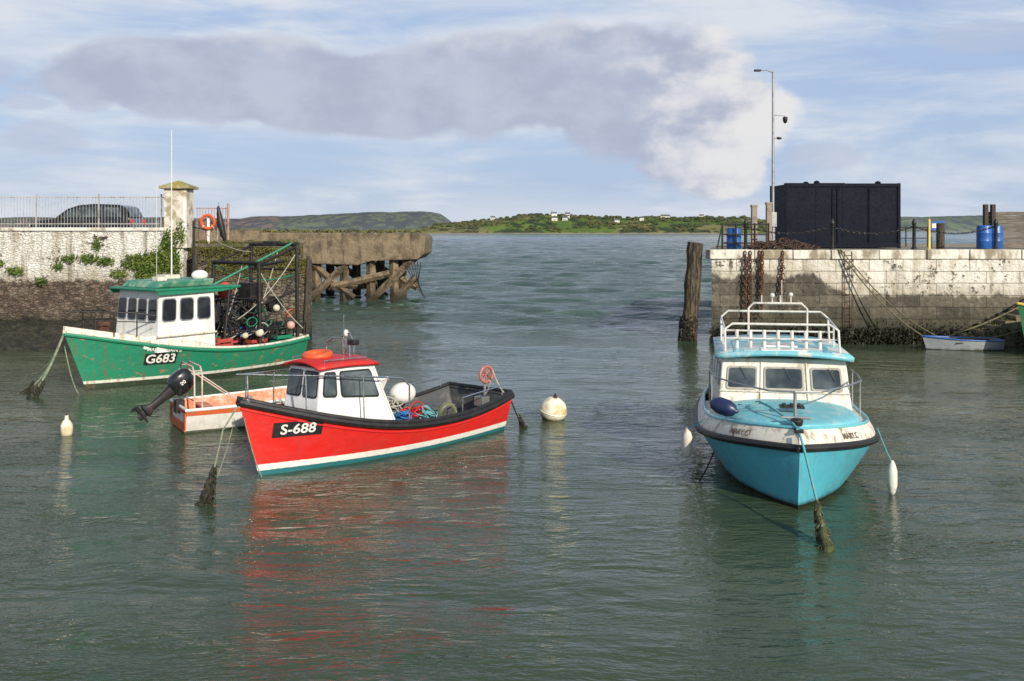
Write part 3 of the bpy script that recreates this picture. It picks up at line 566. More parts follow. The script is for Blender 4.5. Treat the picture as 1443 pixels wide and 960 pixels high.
mb=MB(); mb.ball((L-2.0,.0,2.34),.05,(1,1,1.4)); mb.make('navigation_light',white,e,smooth=True); MB().box(L-1.9,L-1.76,.3,.5,2.16,2.26).make('spotlight',black,e,bevel=.02)
mb=MB(); mb.ball((1.75,-.62,.86),.27,(1.15,.9,.85)); mb.make('white_float',white,e,smooth=True)
mb=MB(); mb.torus((.2,.38,1.18),.17,.035,(0.2,1,0),18,8); 
for k in range(4):
    a=math.pi*k/4; mb.tube([(.2-.17*math.cos(a),.38,1.18-.17*math.sin(a)),(.2+.17*math.cos(a),.38,1.18+.17*math.sin(a))],.016,6)
mb.make('pot_hauler_wheel',P('faded_red',(.42,.15,.12),(.3,.1,.08)),e,smooth=True)
MB().tube([(.2,.33,.6),(.2,.33,1.2)],.03).tube([(.2,.33,1.2),(.2,.5,1.15)],.02).box(.1,.35,.15,.4,.5,.7).make('pot_hauler',galv,e,bevel=.01)
mb=MB(); mb.tube(sag((.2,.55,1.3),(.0,.8,.75),.1),.014,6); mb.tube(sag((.2,.5,1.05),(.1,.1,.7),.15),.014,6); mb.make('hauler_rope',rope_w,e)
mb=MB(); mb.box(1.1,1.8,-.35,.35,.2,.66); mb.make('engine_box',P('eng',(.10,.10,.10),(.05,.05,.05)),e,bevel=.04)
def crate(mb,x,y,z,w,d,hh):
    for k in range(4): 
        zz=z+hh*k/4; mb.box(x,x+w,y,y+.02,zz,zz+hh*.18); mb.box(x,x+w,y+d-.02,y+d,zz,zz+hh*.18); mb.box(x,x+.02,y+.02,y+d-.02,zz,zz+hh*.18); mb.box(x+w-.02,x+w,y+.02,y+d-.02,zz,zz+hh*.18)
    mb.box(x,x+w,y,y+d,z-.01,z)
mb=MB(); crate(mb,2.5,.1,.22,.55,.4,.35); crate(mb,2.0,.45,.22,.5,.38,.3); mb.make('fish_crates',bluep,e)
mb=MB(); crate(mb,.75,-.6,.22,.55,.4,.32); mb.make('red_crate',redp,e)
for nm,mt,cx,cy,cz in(('rope_coil_blue',rope_b,2.75,.35,.62),('rope_coil_turq',rope_t,2.3,.6,.6),('rope_coil_pale',rope_w,2.6,-.1,.75),('rope_coil_red',redp,2.45,.35,.66),('rope_coil_sky',rope_t,2.9,-.4,.9)):
    mb=MB()
    for i in range(11): mb.torus((cx+random.uniform(-.14,.14),cy+random.uniform(-.14,.14),cz+random.uniform(-.08,.12)),random.uniform(.07,.18),.013,(random.gauss(0,.7),random.gauss(0,.7),1),14,5)
    mb.make(nm,mt,e)
mb=MB()
for i in range(6): mb.torus((1.95,.86,.66+.0*i),.14+.01*i,.016,(.2+.1*i,1,.1*i-.2),16,5)
mb.make('hanging_rope',P('rope_dark',(.1,.11,.06),(.2,.2,.12)),e)
mb=MB(); mb.tube(sag((L-2.6,-.3,1.5),(L-3.2,-.3,.9),.1),.016); mb.make('blue_rope_line',rope_b,e)
h.label(e,'S-688',L-.55,.79,.80,.27,.25,black,white,slope=0)
MB().tube([(L+.3,-.12,1.36),(L+.3,.12,1.36)],.03).tube([(L+.2,0,1.25),(L+.2,0,1.42)],.04).make('samson_post',galv,e)
mb=MB(); mb.tube([(-4.72,17.3,1.33),(-4.85,16.7,.95),(-4.78,16.0,.5)],.015,6); mb.tube(sag((-4.7,17.25,1.3),(-4.35,17.3,.02),.12),.01,5); mb.tube(sag((-4.85,17.4,1.0),(-5.15,17.1,-.1),.12),.008,5); mb.make('mooring_line',rope_g)
mb=MB(); weedlump(mb,(-4.80,16.1,.55),(-4.86,15.62,-.05),.025,.12,55); mb.make('seaweed_on_mooring',weed)
mb=MB(); mb.tube(sag((-.1,21.5,.85),(.25,21.7,.0),.05),.018,6); weedlump(mb,(.16,21.7,.3),(.3,21.7,-.05),.02,.08,30); mb.make('seaweed_on_mooring',weed)
# ------------------------------------------------------------------ GREEN BOAT
e=root('fishing_boat',(-7.5,32.6,0),math.radians(-126.2)); L=6.9
def zsg(t): return .80+(.1*(1-t/.3)**2 if t<.3 else .77*((t-.3)/.7)**2)
h=Hull(L,2.9,zsg,-.6,.62,a=2.6,b=1.8,wp=.32,t0=.35,taper=.15)
h.shell('hull',hullmat('green_hull',(.012,.22,.12),[(.13,(.03,.05,.03)),(.21,(.70,.67,.58))],rust_amt=.62,patchc=(.40,.17,.10),patchlo=.60,patchhi=.63,algz=0),e)
h.rail('rubbing_strake',greenp,e,.06,-.04); h.rail('gunwale',cream,e,.045,.03,-.04)
h.deck('foredeck',P('cream_deck',(.6,.56,.45),(.4,.35,.25)),e,.45,1,-.12,.05); h.inner('bulwark_inside',cream,e,0,.5,.45); h.deck('working_deck',P('deck_dark',(.15,.13,.1),(.08,.07,.05)),e,0,.5,zf=lambda t:.45,camber=0,inset=.08)
mb=MB()
for s in(1,-1):
    rows=[]
    for i in range(21):
        t_=.5+.5*i/20; z0=h.zs(t_); p=h.pt(t_,z0,s,-.03); hh=.18*min(1,(i)/4+.1); rows.append([p,V((p.x,p.y*.96,p.z+hh))])
    mb.grid(rows)
o_=mb.make('bow_bulwark',cream,e,smooth=True); sm=o_.modifiers.new('s','SOLIDIFY'); sm.thickness=.04
zb,zt=.9,2.60
pb=[(L-1.5,-1.05,zb),(L-1.5,1.05,zb),(L-3.4,1.12,zb),(L-3.4,-1.12,zb)]; pt_=[(L-1.62,-.98,zt),(L-1.62,.98,zt),(L-3.4,1.05,zt),(L-3.4,-1.05,zt)]
cabin(e,pb,pt_,white); F=(pb[0],pb[1],pt_[1],pt_[0]); Sd=(pb[1],pb[2],pt_[2],pt_[1]); Ss=(pb[3],pb[0],pt_[0],pt_[3])
gl=MB(); fr=MB()
for k in range(4): fr.patch(F,.025+k*.245,.235+k*.245,.50,.88,.003,.015,.1);gl.patch(F,.04+k*.245,.22+k*.245,.52,.86,.008,.016,.09)
for k in range(3): fr.patch(Sd,.05+k*.31,.30+k*.31,.49,.88,.003,.015,.1);gl.patch(Sd,.065+k*.31,.285+k*.31,.51,.86,.008,.016,.09); gl.patch(Ss,.06+k*.31,.3+k*.31,.5,.87,.005,.012,.09)
fr.make('window_frames',galv,e); gl.make('windows',glassd,e)
mb=MB(); mb.box(L-4.3,L-1.40,-1.15,1.15,2.60,2.68); mb.make('roof',greenp,e,bevel=.03)
for s in(-1,1): 
    mb=MB(); mb.prism([(L-4.2,s*1.12,2.6),(L-1.45,s*1.12,2.6),(L-1.45,s*1.12,2.5),(L-3.6,s*1.12,2.52)],(0,.02*s,0)); mb.make('roof_fascia',greenp,e)
mb=MB(); mb.prism([(L-3.5,-.95,2.68),(L-1.6,-.9,2.68),(L-1.75,-.8,2.86),(L-3.5,-.85,2.90)],(0,1.8,0)); mb.make('roof_crown',P('green_roof',(.05,.25,.16),(.3,.4,.3),2.5,.45,.65),e,bevel=.05)
mb=MB(); mb.ball((L-3.3,.5,2.98),.2,(1.3,1,.8)); mb.make('liferaft',white,e,smooth=True); MB().box(L-3.0,L-2.5,-.5,.0,2.88,3.0).box(L-2.2,L-1.9,.2,.5,2.86,2.98).make('roof_boxes',cream,e,bevel=.02)
MB().box(L-1.8,L-1.2,-.9,.9,1.0,1.36).make('forward_trunk',white,e,bevel=.04); mb=MB(); mb.tube([(L-1.47,1.1,1.35),(L-1.9,1.14,1.35),(L-3.4,1.16,1.35)],.03); mb.make('trim',cream,e)
mb=MB()
mb.tube([(L-2.9,-.3,2.9),(L-2.9,-.3,7.3)],[.022,.008],6); mb.tube([(L-2.6,-.6,2.9),(L-2.6,-.6,5.6)],.007,5); mb.make('whip_aerials',white,e)
mb=MB()
mb.tube([(L-3.6,-.2,2.7),(L-3.6,-.2,4.6)],.04); mb.tube([(L-3.6,-.2,4.4),(L-3.6,.5,4.3)],.015)
for (x,z) in((.4,3.85),(1.9,3.3)):
    for s in(-1,1): mb.tube([(x,s*1.15,.8),(x,s*1.1,z)],.06)
    mb.tube([(x,-1.15,z),(x,1.15,z)],.06); mb.tube([(x,-1.1,z-.8),(x,1.1,z-.8)],.035)
for s in(-1,1): mb.tube([(.4,s*1.1,3.8),(1.9,s*1.1,3.25)],.045); mb.tube([(.4,s*1.1,2.4),(1.9,s*1.1,2.0)],.035); mb.tube([(1.9,s*1.1,1.2),(.4,s*1.1,2.9)],.03); mb.tube([(.1,s*1.2,.9),(.1,s*1.2,1.35),(3.0,s*1.35,1.3)],.03); mb.tube([(3.2,s*1.1,.9),(3.0,s*1.1,2.6)],.045); mb.tube([(3.0,s*1.1,2.3),(1.9,s*1.1,2.2)],.03)
mb.tube([(0,0,3.3),(1.9,.9,3.2)],.05); mb.box(.25,.6,-.3,.2,3.8,3.95); mb.box(1.7,2.2,.5,1.05,2.2,2.7); mb.lathe([(.05,0),(.26,.02),(.2,.1),(.26,.18),(.05,.2)],(1.2,1.05,2.0),16,Matrix.Rotation(math.pi/2,3,'X')); mb.lathe([(.3,0),(.3,.5),(.2,.55)],(2.9,.2,1.5),14)
for s in(-1,1): 
    mb.tube([(L-.1,s*.3,1.6),(L-.1,s*.3,2.1),(L-.9,s*.8,2.05),(L-1.4,s*1.1,1.95)],.022)
    for x,y in((L-.5,.55),(L-1.0,.85)): mb.tube([(x,s*y,1.4),(x,s*y,2.07)],.018)
    mb.tube([(L-.1,s*.3,1.85),(L-.9,s*.8,1.8),(L-1.4,s*1.1,1.75)],.014)
mb.tube([(L-.1,-.3,2.1),(L+.4,0,2.12),(L-.1,.3,2.1)],.022)
mb.make('gantry_and_rails',darkm,e,smooth=True)
MB().tube([(L-3.9,.3,2.65),(.4,.9,3.9)],.035).tube(sag((1.9,-1,3.2),(.4,1,2.9),.3),.02).make('derrick_boom',greenp,e)
mb=MB(); mb.tube(sag((.4,1.1,3.6),(2.6,.9,1.6),.25),.014,5); mb.tube(sag((.4,-1.1,3.6),(L-3.6,-.2,4.5),.2),.012,5); mb.tube(sag((1.9,1.1,3.1),(.3,1.3,1.2),.15),.014,5); mb.tube(sag((.4,.2,3.6),(1.4,.4,1.6),.1),.014,5); mb.tube(sag((1.9,.3,3.2),(3.1,.9,1.4),.2),.014,5); mb.make('rigging_ropes',rope_w,e)
mb=MB(); mb.ball((L-4.2,.5,2.5),.22,(1,1,1.1)); mb.make('red_buoy',P('buoy_red',(.6,.06,.06),(.4,.05,.04)),e,smooth=True)
mb=MB(); mb.ball((.9,1.4,1.35),.13); mb.make('pink_buoy',P('buoy_pink',(.6,.35,.3),(.5,.25,.22)),e,smooth=True)
mb=MB(); mb.ball((2.0,1.25,1.2),.13); mb.ball((2.5,1.2,1.15),.1); mb.ball((1.3,1.2,1.9),.11); mb.make('pot_marker_buoys',P('buoy_wh',(.7,.66,.55),(.5,.4,.25)),e,smooth=True)
mb=MB()
for i,(x,y,z) in enumerate([(.3,-.8,.9),(.9,-.8,.9),(1.5,-.8,.9),(2.1,-.8,.9),(.3,-.8,1.35),(.9,-.8,1.35),(1.5,-.8,1.35),(.3,.1,.9),(.9,.1,.9),(2.1,-.7,1.4),(2.6,-.7,1.4),(2.6,-.7,1.85),(.9,-.7,1.8),(1.5,-.7,1.8),(1.5,.1,.9),(2.1,.1,1.0),(.3,.2,1.35),(.9,.2,1.35),(1.5,.2,1.4),(2.5,.3,1.5),(2.0,-.6,2.25),(1.2,-.3,2.25)]):
    for k in range(4):
        xx=x+k*.17; mb.tube([(xx,y,z-.4),(xx,y,z-.15),(xx,y+.2,z+.02),(xx,y+.45,z+.02),(xx,y+.65,z-.15),(xx,y+.65,z-.4)],.02,5)
    for yy_,zz in((y,z-.4),(y,z-.15),(y+.2,z+.02),(y+.45,z+.02),(y+.65,z-.15),(y+.65,z-.4)): mb.tube([(x,yy_,zz),(x+.51,yy_,zz)],.02,5)
    for k in range(10): mb.tube([(x+.05*k,y,z-.4),(x+.05*k+.07,y+.1,z-.05),(x+.05*k,y+.33,z+.02)],.008,4); mb.tube([(x+.05*k+.05,y+.65,z-.4),(x+.05*k,y+.6,z-.1),(x+.05*k+.04,y+.33,z+.02)],.008,4)
mb.make('lobster_pots',darkm,e)
mb=MB(); crate(mb,2.3,.3,.45,.7,.45,.6); crate(mb,1.5,.6,.45,.6,.42,.55); crate(mb,2.9,.75,.55,.55,.4,.6); mb.make('red_fish_boxes',P('boxred',(.42,.07,.05),(.3,.05,.04)),e)
mb=MB(); crate(mb,.5,.6,.45,.6,.42,.6); mb.make('green_fish_box',greenp,e)
for nm,mt,nn in(('net_pile_dark',P('net_dark',(.03,.035,.035),(.07,.06,.05)),60),('net_pile_orange',orangeb,8),('net_pile_green',greenp,12),('net_pile_pale',rope_w,12),('net_pile_blue',rope_b,7)):
    mb=MB()
    for i in range(nn): mb.torus((random.uniform(.6,3.2),random.uniform(-.9,1.1),random.uniform(.9,2.2 if 'dark' in nm else 1.8)),random.uniform(.1,.28),.018,(random.gauss(0,1),random.gauss(0,1),1),12,5)
    mb.make(nm,mt,e)
mb=MB(); mb.lathe([(.05,0),(.14,.03),(.17,.3),(.14,.34)],(L-.55,0,1.45),12); mb.make('anchor_winch',rust,e)
h.label(e,'G683',L-1.7,.72,.82,.32,.34,black,white,slope=0); h.label(e,'MAIRE BHAIN II',L-1.75,.97,1.2,.16,.13,None,white,slope=-.10,name='boat_name')
mb=MB(); mb.tube(sag((-11.95,26.5,1.5),(-12.35,25.6,.05),.15),.03,6); mb.tube(sag((-12.0,26.7,1.5),(-12.9,26.4,.05),.25),.02,6); mb.tube(sag((-11.95,26.5,1.55),(-13.4,27.8,.3),.3),.02,6); mb.tube(sag((-12.0,26.7,1.2),(-11.4,26.2,0),.2),.015,6); mb.make('mooring_line',rope_g)
mb=MB(); weedlump(mb,(-12.2,25.95,.45),(-12.38,25.5,-.05),.03,.10,40); weedlump(mb,(-12.7,26.45,.3),(-12.95,26.3,-.05),.02,.1,30); mb.make('seaweed_on_mooring',weed)
# ------------------------------------------------------------------ MOTOR DINGHY
e=root('motor_dinghy',(-7.25,21.65,0),math.radians(31)); L=4.6
h=Hull(L,1.65,lambda t:.5+.22*t*t,-.25,.35,a=2.4,b=1.9,wp=.22,t0=.4,taper=.08)
h.shell('hull',hullmat('dinghy_hull',(.75,.73,.68),[(.04,(.1,.1,.08))],rust_amt=.25,algz=-.02),e)
mb=MB()
for s in(1,-1): mb.grid([[h.at(x,zlo+.04*(x/L)**2,s,.012) for zlo in(.38,.47)] for x in[L*i/20 for i in range(20)]])
mb.make('orange_stripe',orangeb,e)
MB().box(-.035,-.004,-.66,.66,.03,.2).box(-.035,-.004,-.72,-.62,.1,.5).box(-.035,-.004,.62,.72,.1,.5).box(-.035,-.004,-.72,.72,.42,.5).make('transom_trim',orangeb,e)
h.rail('gunwale',white,e,.035); h.inner('interior',P('dinghy_in',(.58,.17,.06),(.6,.42,.3),3,.45,.65),e,0,.62,.12,.07); h.deck('sole',P('dsole',(.42,.39,.33),(.45,.2,.1),3),e,0,.62,zf=lambda t:.12,camber=0,inset=.06); h.deck('foredeck',orangeb,e,.62,1,-.02,.05)
MB().box(.5,.75,-.68,.68,.38,.42).box(1.5,1.8,-.72,.72,.38,.42).make('thwarts',P('thw',(.6,.2,.08),(.55,.4,.3)),e,bevel=.01)
mb=MB(); 
for x in(.18,.34): frame_rail(mb,[(x,-.68,.5),(x,-.66,1.25),(x,-.5,1.38),(x,.5,1.38),(x,.66,1.25),(x,.68,.5)],.018)
for y in(-.6,.6): frame_rail(mb,[(.18,y,1.3),(.34,y,1.3)],.012)
frame_rail(mb,[(.34,.66,1.2),(1.2,.74,.55)],.014); frame_rail(mb,[(.34,-.66,1.2),(1.2,-.74,.55)],.014)
mb.make('a_frame',P('pinkrail',(.65,.5,.45),(.5,.2,.15)),e,smooth=True)
MB().box(1.0,1.35,-.2,.2,.13,.36).make('fuel_tank',redp,e,bevel=.04)
M=Matrix.Translation(V((-.1,0,.72)))@Matrix.Rotation(math.radians(52),4,'Y')
ob=MB()
def loft(mb,secs,M):
    rings=[]
    for z,cx,rx,ry in secs: rings.append([M@V((cx+rx*math.copysign(abs(math.cos(a))**.6,math.cos(a)),ry*math.copysign(abs(math.sin(a))**.6,math.sin(a)),z)) for a in[2*math.pi*k/16 for k in range(16)]])
    n=16; mb.add([p for r in rings for p in r],[(i*n+j,i*n+(j+1)%n,(i+1)*n+(j+1)%n,(i+1)*n+j) for i in range(len(rings)-1) for j in range(n)]+[tuple(range(n)),tuple(range((len(rings)-1)*n,len(rings)*n))])
loft(ob,[(.05,-.12,.17,.12),(.12,-.13,.24,.16),(.3,-.13,.26,.18),(.48,-.14,.23,.17),(.56,-.14,.15,.12)],M)
ob.make('outboard_cowl',P('ob_black',(.012,.013,.016),(.02,.02,.022),rough=.25,coat=.4),e,smooth=True)
ob=MB(); loft(ob,[(.05,-.12,.13,.09),(-.2,-.12,.09,.06),(-.5,-.12,.08,.045),(-.62,-.14,.16,.06),(-.64,-.14,.17,.07),(-.67,-.12,.09,.03),(-.85,-.1,.07,.025)],M)
ob.tube([M@V((-.32,0,-.74)),M@V((.08,0,-.74))],[.05,.02],10)
for k in range(3):
    a=2*math.pi*k/3; d=V((0,math.cos(a),math.sin(a))); s_=V((0,-math.sin(a),math.cos(a))); c0=V((-.34,0,-.74))
    ob.prism([M@(c0+d*.03-s_*.02),M@(c0+d*.13-s_*.06+V((.03,0,0))),M@(c0+d*.15+s_*.03),M@(c0+d*.03+s_*.03-V((.03,0,0)))],(.008,.004,0))
ob.box(-.08,.1,-.14,.14,.35,.62); ob.make('outboard_leg',darkm,e,smooth=True)
vs,fs=text_mesh('50',.12); MB().add([M@V((-.14+y*.9,-.187,.3+x)) for x,y,_ in vs],fs).make('cowl_number',white,e)
# ------------------------------------------------------------------ BLUE CABIN BOAT
e=root('cabin_boat',(5.55,21.45,0),math.radians(-100.6)); L=6.2; SB=.27
def zsb(t): return .95+.32*max(0,(t-.2)/.8)**2.0
def zrb(t): return zsb(t)-SB
h=Hull(L,3.06,zrb,-.5,.30,a=5.2,b=3.4,wp=.40,t0=.30,taper=.1)
h.shell('hull',hullmat('blue_hull',(.085,.43,.54),[(.06,(.02,.025,.012))],rust_amt=.24,algc=(.015,.018,.008),algz=.10,fade=.22),e)
h.rail('rubbing_strake',black,e,.06,0,.01,n=70)
def bl(t,k,s):
    p=h.pt(t,zrb(t),s); return V((p.x-.14*k*t**6,s*max(0,abs(p.y)-.13*k*k),p.z+SB*k))
mb=MB()
for s in(1,-1): mb.grid([[bl(1-(1-i/60)**2,k/4,s) for k in range(5)] for i in range(61)])
mb.grid([[bl(0,k/4,s) for k in range(5)] for s in(1,-1)]); mb.make('topside_strake',P('strake_cream',(.74,.70,.6),(.26,.20,.12),3.4,.48,.68,.5,stretch=(2,2,.6)),e,smooth=True)
mb=MB(); 
for s in(1,-1): mb.tube([bl(1-(1-i/50)**2,1,s)+V((0,0,.005)) for i in range(51)],.028,7)
mb.make('toe_rail',turq,e,smooth=True)
rows=[]
for i in range(51):
    t_=.35+.65*(1-(1-i/50)**2); p=bl(t_,1,1); rows.append([V((p.x,p.y*(j/6-1),p.z-.01+.04*(1-(j/6-1)**2)*min(1,abs(p.y)))) for j in range(13)])
MB().grid(rows).make('side_deck',P('deck_cream',(.66,.63,.54),(.4,.37,.28),3,.45,.7),e,smooth=True)
rows=[]; N=30
for i in range(N+1):
    k=i/N; x=L-.26-2.4*k; hw=1.17*math.sin(min(1,k*1.6)*math.pi/2)**.5+.002; ht=.03+.25*min(1,k*1.5)**.7
    zb_=zsb(max(0,min(1,x/L)))+.0; rows.append([V((x,hw*math.sin((j/10-1)*math.pi/2),zb_-.02+ht*max(0,math.cos((j/10-1)*math.pi/2))**.6)) for j in range(21)])
MB().grid(rows).make('coachroof',turq_d,e,smooth=True,auto=80)
zb,zt=1.10,1.98; xf=L-2.4
pb=[(xf,-1.16,zb),(xf,1.16,zb),(.9,1.25,zb-.2),(.9,-1.25,zb-.2)]; pt_=[(xf-.28,-1.08,zt),(xf-.28,1.08,zt),(.9,1.16,zt),(.9,-1.16,zt)]
cabin(e,pb,pt_,P('cabin_cream',(.76,.73,.64),(.42,.35,.24),2.8,.48,.7,.45,stretch=(2,2,.5))); F=(pb[0],pb[1],pt_[1],pt_[0]); Sd=(pb[1],pb[2],pt_[2],pt_[1]); Ss=(pb[3],pb[0],pt_[0],pt_[3])
gl=MB(); fr=MB()
for u0,u1 in((.05,.29),(.345,.655),(.71,.95)): fr.patch(F,u0,u1,.38,.84,.003,.02,.05); gl.patch(F,u0+.014,u1-.014,.42,.80,.01,.02,.04)
for q_ in(Sd,Ss):
    for k in range(3): fr.patch(q_,.06+k*.31,.32+k*.31,.42,.84,.003,.015,.06); gl.patch(q_,.08+k*.31,.30+k*.31,.46,.80,.008,.016,.05)
fr.make('window_frames',P('alu_dirty',(.4,.38,.33),(.26,.24,.18)),e); gl.make('windows',glass,e)
mb=MB(); mb.tube([V(pb[0]).lerp(V(pt_[0]),.35)+V((.02,0,0)),V(pb[1]).lerp(V(pt_[1]),.35)+V((.02,0,0))],.012,6)
for u_ in(.32,.68): a_=V(pb[0]).lerp(V(pb[1]),u_); b_=V(pt_[0]).lerp(V(pt_[1]),u_); mb.tube([a_+V((.01,0,0)),b_+V((.01,0,0))],.016,6)
mb.make('cabin_beading',cream,e)
mb=MB()
for u_ in(.15,.5,.85): a_=V(pb[0]).lerp(V(pb[1]),u_).lerp(V(pt_[0]).lerp(V(pt_[1]),u_),.84)+V((.05,0,0)); mb.tube([a_,a_+V((.08,.12,-.22))],.006,4)
mb.make('wipers',black,e)
rows=[]
for i in range(7):
    k=i/6; x=L-2.42-3.1*k; rows.append([V((x-(.1*(j/6-1)**2 if i==0 else 0),1.2*(j/6-1),zt+.03+.09*(1-(j/6-1)**2))) for j in range(13)])
o_=MB().grid(rows).make('cabin_roof',P('roof_turq',(.18,.52,.6),(.62,.64,.6),2.0,.45,.55,.4),e,smooth=True); sm=o_.modifiers.new('s','SOLIDIFY'); sm.thickness=.08; sm.offset=0
mb=MB(); mb.box(xf-.6,xf-.2,-.4,.4,zt+.12,zt+.17); mb.box(xf-1.4,xf-.8,-.3,.3,zt+.13,zt+.18); mb.make('roof_hatch',white_b,e,bevel=.02)
mb=MB(); 
for s in(-1,1): mb.box(xf-2.2,xf-.25,s*.75-.12,s*.75+.12,zt+.07,zt+.13)
mb.make('roof_panels',turq,e,bevel=.02)
mb=MB(); zr=zt+.06
for x,hh,wd in((xf-.75,.52,1.02),(xf-2.5,.62,1.05)):
    frame_rail(mb,[(x+.2,-wd,zr),(x,-wd,zr+hh*.8),(x-.02,-wd+.14,zr+hh),(x-.02,wd-.14,zr+hh),(x,wd,zr+hh*.8),(x+.2,wd,zr)],.022)
frame_rail(mb,[(xf-1.6,-.55,zr+.0),(xf-1.6,-.55,zr+.75),(xf-1.62,-.45,zr+.85),(xf-1.62,.45,zr+.85),(xf-1.6,.55,zr+.75),(xf-1.6,.55,zr)],.022)
frame_rail(mb,[(xf-1.4,-1.0,zr+.33),(xf-1.4,1.0,zr+.33)],.018); frame_rail(mb,[(xf-.75,-1,zr+.25),(xf-.75,1,zr+.25)],.016)
for s in(-1,1): frame_rail(mb,[(xf-.75,s*1.02,zr+.42),(xf-2.5,s*1.05,zr+.5)],.018); frame_rail(mb,[(xf-1.6,s*1.04,zr),(xf-1.6,s*1.04,zr+.46)],.018)
for y in(-.8,-.55,-.3,-.05,.2,.45,.7): mb.tube([(xf-.8,y,zr+.06),(xf-.86,y,zr+.4)],.034,8)
for y in(-.3,-.1,.05,.25): mb.tube([(xf-1.62,y,zr+.85),(xf-1.62,y,zr+1.0)],.014,6)
mb.ball((xf-1.62,-.1,zr+1.0),.05); mb.ball((xf-1.62,.25,zr+1.02),.045)
mb.tube([(xf-1.62,.08,zr+.85),(xf-1.62,.08,zr+1.3)],.008,5)
mb.make('roof_rails',P('white_tube',(.7,.69,.64),(.45,.4,.32),4,rough=.35),e,smooth=True)
mb=MB()
for s in(-1,1):
    def pp(t,z,o=.1): p=bl(t,1,s); return V((p.x,s*max(.0,abs(p.y)-o),z))
    mb.tube([V((L-.45,0,1.74)),V((L-.5,s*.4,1.74)),pp(.8,1.74,.25),pp(.7,1.74),pp(.56,1.72),pp(.4,1.68)],.015,7)
    for t_ in(.62,.45): mb.tube([pp(t_,1.05),pp(t_,1.72)],.013,7)
mb.tube([(L-.45,0,1.22),(L-.45,0,1.74)],.026,8); mb.tube([(L-.28,-.22,1.36),(L-.28,.22,1.36)],.022,8); mb.tube([(L-.35,0,1.2),(L-.28,-.12,1.36)],.016); mb.tube([(L-.35,0,1.2),(L-.28,.12,1.36)],.016)
mb.make('bow_rail',galv,e,smooth=True)
MB().lathe([(.05,0),(.08,.02),(.1,.1),(.06,.14)],(L-.15,0,1.24),12).box(L-.1,L+.2,-.07,.07,1.21,1.26).make('bow_roller',black,e,bevel=.01)
mb=MB(); 
for yy_ in(-.12,.0,.12): mb.box(L-1.12,L-.92,yy_-.03,yy_+.03,zsb(.85)+.25,zsb(.85)+.29)
mb.box(L-1.15,L-.9,-.2,.2,zsb(.85)+.23,zsb(.85)+.26); mb.make('deck_vent',black,e,bevel=.01)
def fender(name,p,l,r,mat,tilt=(0,0,1)):
    Mq=V(tilt).to_track_quat('Z','Y').to_matrix(); MB().lathe([(.02,-l/2-.06),(.04,-l/2-.04),(r*.7,-l/2),(r,-l/2+.1),(r,l/2-.1),(r*.7,l/2),(.04,l/2+.04),(.02,l/2+.08)],p,14,Mq).make(name,mat,e,smooth=True)
dirtyw=P('fender_white',(.7,.68,.6),(.4,.38,.28),4,.5,.7,.5)
fender('navy_fender',(L-.95,-1.10,1.38),.38,.14,navy,(.5,1,-.25)); fender('white_fender',(L-1.6,-1.70,.62),.46,.09,dirtyw,(.35,.0,1)); fender('white_fender_port',(L-1.2,1.60,.26),.42,.08,dirtyw)
mb=MB(); mb.tube(sag((L-1.15,1.36,1.08),(L-1.2,1.60,.5),.02),.01,5); mb.tube(sag((L-1.6,-1.4,1.05),(L-1.5,-1.68,.9),.02),.01,5); mb.tube(sag((L-.9,-1.2,1.4),(L-1.2,-.4,1.43),.0),.014,5)
pts=[(L-1.5,-.55,1.38),(L-1.2,-.5,1.44),(L-.7,-.35,1.44),(L-.2,-.1,1.33),(L+.18,-.02,1.27)]; mb.tube(pts,.02,6); mb.make('rope_lines',rope_t,e)
for s,yc in((1,.86),(-1,.86)):
    vs,fs=text_mesh('MARY.C',.12)
    ts=[.6+.4*(1-(1-i/600)**2) for i in range(601)]; pts_=[bl(tt,.5,s) for tt in ts]; i0=min(range(601),key=lambda i:abs(abs(pts_[i].y)-yc)); arc=[0]
    for i in range(1,601): arc.append(arc[-1]+(pts_[i]-pts_[i-1]).length)
    out=[]
    for x,y,_ in vs:
        target=arc[i0]-s*x; i=min(range(601),key=lambda i:abs(arc[i]-target)); i=max(1,min(599,i)); k=.5+y/SB
        p=bl(ts[i],k,s); tg=pts_[i+1]-pts_[i-1]; n_=tg.cross(V((0,0,1))).normalized(); n_=n_ if n_.x+n_.y*s>0 else -n_; fr_=(target-arc[i]); out.append(p+tg.normalized()*fr_+n_*.012)
    MB().add(out,fs).make('name_letters',P('letter_brown',(.14,.09,.055)),e)
mb=MB(); mb.tube([(4.36,15.08,1.22),(4.36,14.8,.98),(4.31,14.1,.5),(4.26,13.6,.15)],.02,6); mb.make('mooring_line',rope_t)
mb=MB(); weedlump(mb,(4.30,14.05,.48),(4.24,13.35,-.06),.035,.10,70); mb.make('seaweed_on_mooring',P('weedgreen',(.07,.075,.02),(.02,.022,.008),12,rough=.6))
mb=MB(); mb.tube(sag((3.65,17.5,.7),(3.2,17.2,-.05),.1),.013,5); mb.make('mooring_line',weed)
